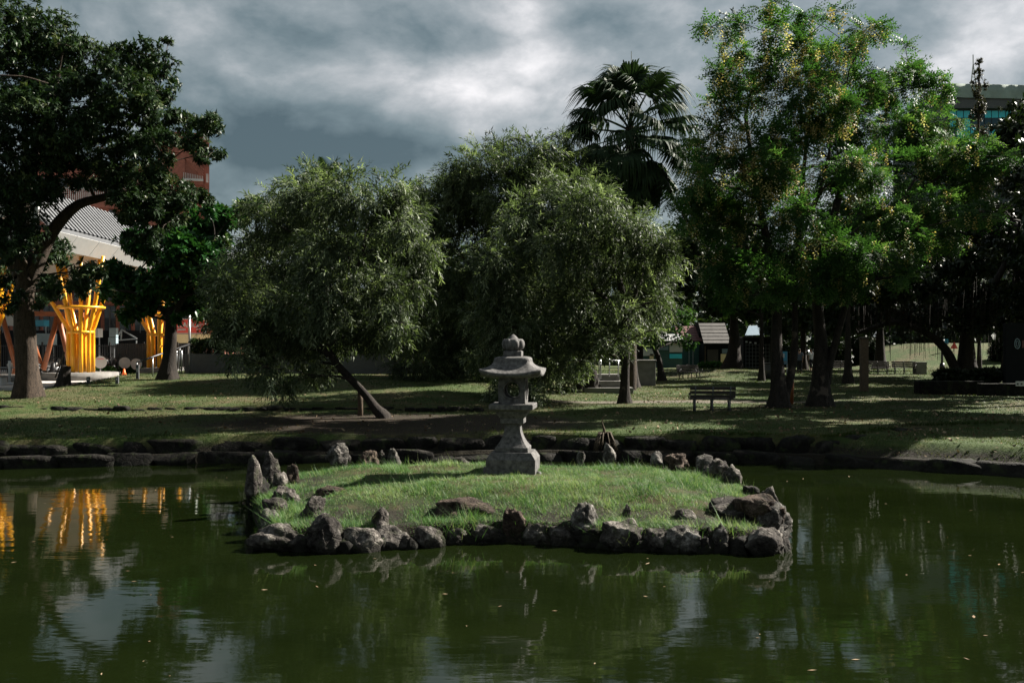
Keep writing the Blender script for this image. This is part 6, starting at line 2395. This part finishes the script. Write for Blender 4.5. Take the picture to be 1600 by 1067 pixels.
# dried plant hanging over the far wall
root = thing('dried_plant', 'dried brown drooping plant on the stone wall right of the lantern', 'plant', P(944, 684, 26.2))
rr = random.Random(12)
mb = MB()
for k in range(46):
    a = rr.uniform(0, 2 * math.pi)
    L = rr.uniform(0.35, 0.85)
    o1 = Vector((math.cos(a) * 0.16, math.sin(a) * 0.16 - 0.12, 0.16))
    o2 = Vector((math.cos(a) * 0.26, math.sin(a) * 0.2 - 0.22, 0.12 - L * 0.45))
    o3 = Vector((math.cos(a) * 0.30 + rr.uniform(-.1, .1), math.sin(a) * 0.2 - 0.26, 0.1 - L * 0.85))
    mb.tube([Vector((0, 0, 0.1)), o1, o2, o3], [0.014, 0.016, 0.012, 0.003], 4)
mb.build('withered_leaves', M['palm_dry'], root)
MB().tube([(0, 0, 0), (0, 0.02, 0.22), (-0.06, 0, 0.42), (-0.03, 0, 0.56), (0.06, 0, 0.60)], [0.05, 0.035, 0.014, 0.012, 0.004], 8).build('curved_stalk', M['palm_dry'], root)

# ------------------------------------------------------------------ people
def person(loc, rz, label, joints, shirt, legs_mat, seed, h=1.68):
    root = thing('person', label, 'person', loc, rz)
    s = h / 1.70

    def skin(name, verts, edges, rad, mat, parent, rootv=0, lvl=2):
        me = bpy.data.meshes.new(name)
        me.from_pydata([Vector(v) * s for v in verts], edges, [])
        o = obj(name, me, mat, parent)
        o.modifiers.new('skin', 'SKIN')
        for i, r in enumerate(rad):
            sv = me.skin_vertices[0].data[i]
            sv.radius = (r[0] * s, r[1] * s) if isinstance(r, tuple) else (r * s, r * s)
            sv.use_root = (i == rootv)
        o.modifiers.new('sub', 'SUBSURF').levels = lvl
        o.modifiers['sub'].render_levels = lvl
        return o
    st = joints['stride']
    V = [(0, 0, 0.92), (0, 0, 1.10), (0, 0, 1.32), (0, -0.01, 1.44), (0, -0.02, 1.52), (0, -0.03, 1.60), (0, -0.02, 1.68),
         (-0.10, 0, 0.88), (-0.11, -st * 0.5, 0.48), (-0.11, -st * 0.4 + 0.03, 0.09), (-0.11, -st * 0.4 - 0.14, 0.03),
         (0.10, 0, 0.88), (0.11, st * 0.35, 0.48), (0.11, st * 0.9, 0.10), (0.11, st * 0.9 - 0.14, 0.03),
         (-0.18, 0, 1.40), (-0.23, 0.04, 1.12), (-0.22, -0.10, 0.90), (-0.21, -0.14, 0.80),
         (0.18, 0, 1.40), (0.23, -0.04, 1.12), (0.22, 0.04 + joints['arm'], 0.92), (0.21, 0.05 + joints['arm'], 0.82)]
    E = [(0, 1), (1, 2), (2, 3), (3, 4), (4, 5), (5, 6), (0, 7), (7, 8), (8, 9), (9, 10), (0, 11), (11, 12), (12, 13), (13, 14), (2, 15), (15, 16), (16, 17), (17, 18), (2, 19), (19, 20), (20, 21), (21, 22)]
    R = [(0.15, 0.11), (0.145, 0.105), (0.16, 0.11), 0.06, 0.075, 0.09, 0.07, 0.085, 0.058, 0.04, 0.035, 0.085, 0.058, 0.04, 0.035, 0.06, 0.042, 0.030, 0.035, 0.06, 0.042, 0.030, 0.035]
    body = skin('body', V, E, R, M['skin'], root)
    sh = skin('shirt', [(0, 0, 0.90), (0, 0, 1.10), (0, 0, 1.33), (0, 0, 1.42), (-0.18, 0, 1.40), (-0.215, 0.02, 1.20), (0.18, 0, 1.40), (0.215, -0.02, 1.20)],
              [(0, 1), (1, 2), (2, 3), (2, 4), (4, 5), (2, 6), (6, 7)], [(0.19, 0.14), (0.18, 0.13), (0.19, 0.13), 0.075, 0.085, 0.075, 0.085, 0.075], shirt, root, 1)
    tl = skin('trousers', [(0, 0, 0.95), (-0.10, 0, 0.86), (-0.11, -st * 0.5, 0.48), (-0.11, -st * 0.45 + 0.03, 0.30 if joints['short'] else 0.12), (0.10, 0, 0.86), (0.11, st * 0.35, 0.48), (0.11, st * 0.7, 0.30 if joints['short'] else 0.12)],
              [(0, 1), (1, 2), (2, 3), (0, 4), (4, 5), (5, 6)], [(0.16, 0.12), 0.10, 0.075, 0.07, 0.10, 0.075, 0.07], legs_mat, root)
    hr = skin('hair', [(0, 0.02, 1.585), (0, 0.015, 1.66), (0, -0.005, 1.70)], [(0, 1), (1, 2)], [0.085, 0.095, 0.06], M['hair'], root)
    for sx in (-0.11, 0.11):
        yy = -st * 0.4 - 0.04 if sx < 0 else st * 0.9 - 0.04
        v, f = ico(2)
        obj('shoe', mesh_np('shoe', v * np.array([0.05, 0.13, 0.05]) * s + np.array([sx, yy, 0.05]) * s, f, True), M['rubber'], root)
    for sx in (-0.035, 0.035):
        v, f = ico(1)
        obj('eye', mesh_np('eye', v * 0.011 * s + np.array([sx, -0.115, 1.60]) * s, f, True), M['hair'], root)
    v, f = ico(1)
    obj('nose', mesh_np('nose', v * np.array([0.012, 0.02, 0.02]) * s + np.array([0, -0.12, 1.575]) * s, f, True), M['skin'], root)
    obj('mouth', mesh_np('mouth', v * np.array([0.025, 0.008, 0.006]) * s + np.array([0, -0.108, 1.535]) * s, f, True), M['redroof'], root)


person(G(1267, 70), math.radians(215), 'person in a white shirt and dark shorts walking between the trees', dict(stride=0.30, arm=-0.06, short=True), M['whitecloth'], M['darkcloth'], 1)
person(G(1249, 67), math.radians(170), 'person in dark blue-grey clothes half hidden behind the flowering tree', dict(stride=0.12, arm=-0.1, short=False), M['bluecloth'], M['darkcloth'], 2)

# ------------------------------------------------------------------ floating specks on the water
def build_specks():
    n = 90
    d = RNG.uniform(9, 23, n)
    x = RNG.uniform(-0.52, 0.52, n) * d
    ok = (isl_dist(x, d) < -0.4) & (d < shore(x) - 0.3)
    x, d = x[ok], d[ok]
    n = len(x)
    a = RNG.uniform(0, 6.28, n)
    L = RNG.uniform(0.012, 0.045, n)
    c, s = np.cos(a), np.sin(a)
    Bp = np.stack([x, d, np.full(n, 0.006)], 1)
    ax = np.stack([c * L, s * L, RNG.uniform(0, 0.008, n)], 1)
    ay = np.stack([-s * L * 0.4, c * L * 0.4, np.zeros(n)], 1)
    V = np.stack([Bp - ax, Bp - ay, Bp + ax, Bp + ay], 1).reshape(-1, 3)
    o = obj('floating_leaves', mesh_np('floating_leaves', V, (np.arange(n) * 4)[:, None] + np.array([[0, 1, 2, 3]]), False, np.repeat(RNG.uniform(0.4, 1, n), 4)), M['litter'])
    o['kind'] = 'stuff'
    o['label'] = 'scattered pale leaves floating on the pond'


build_specks()
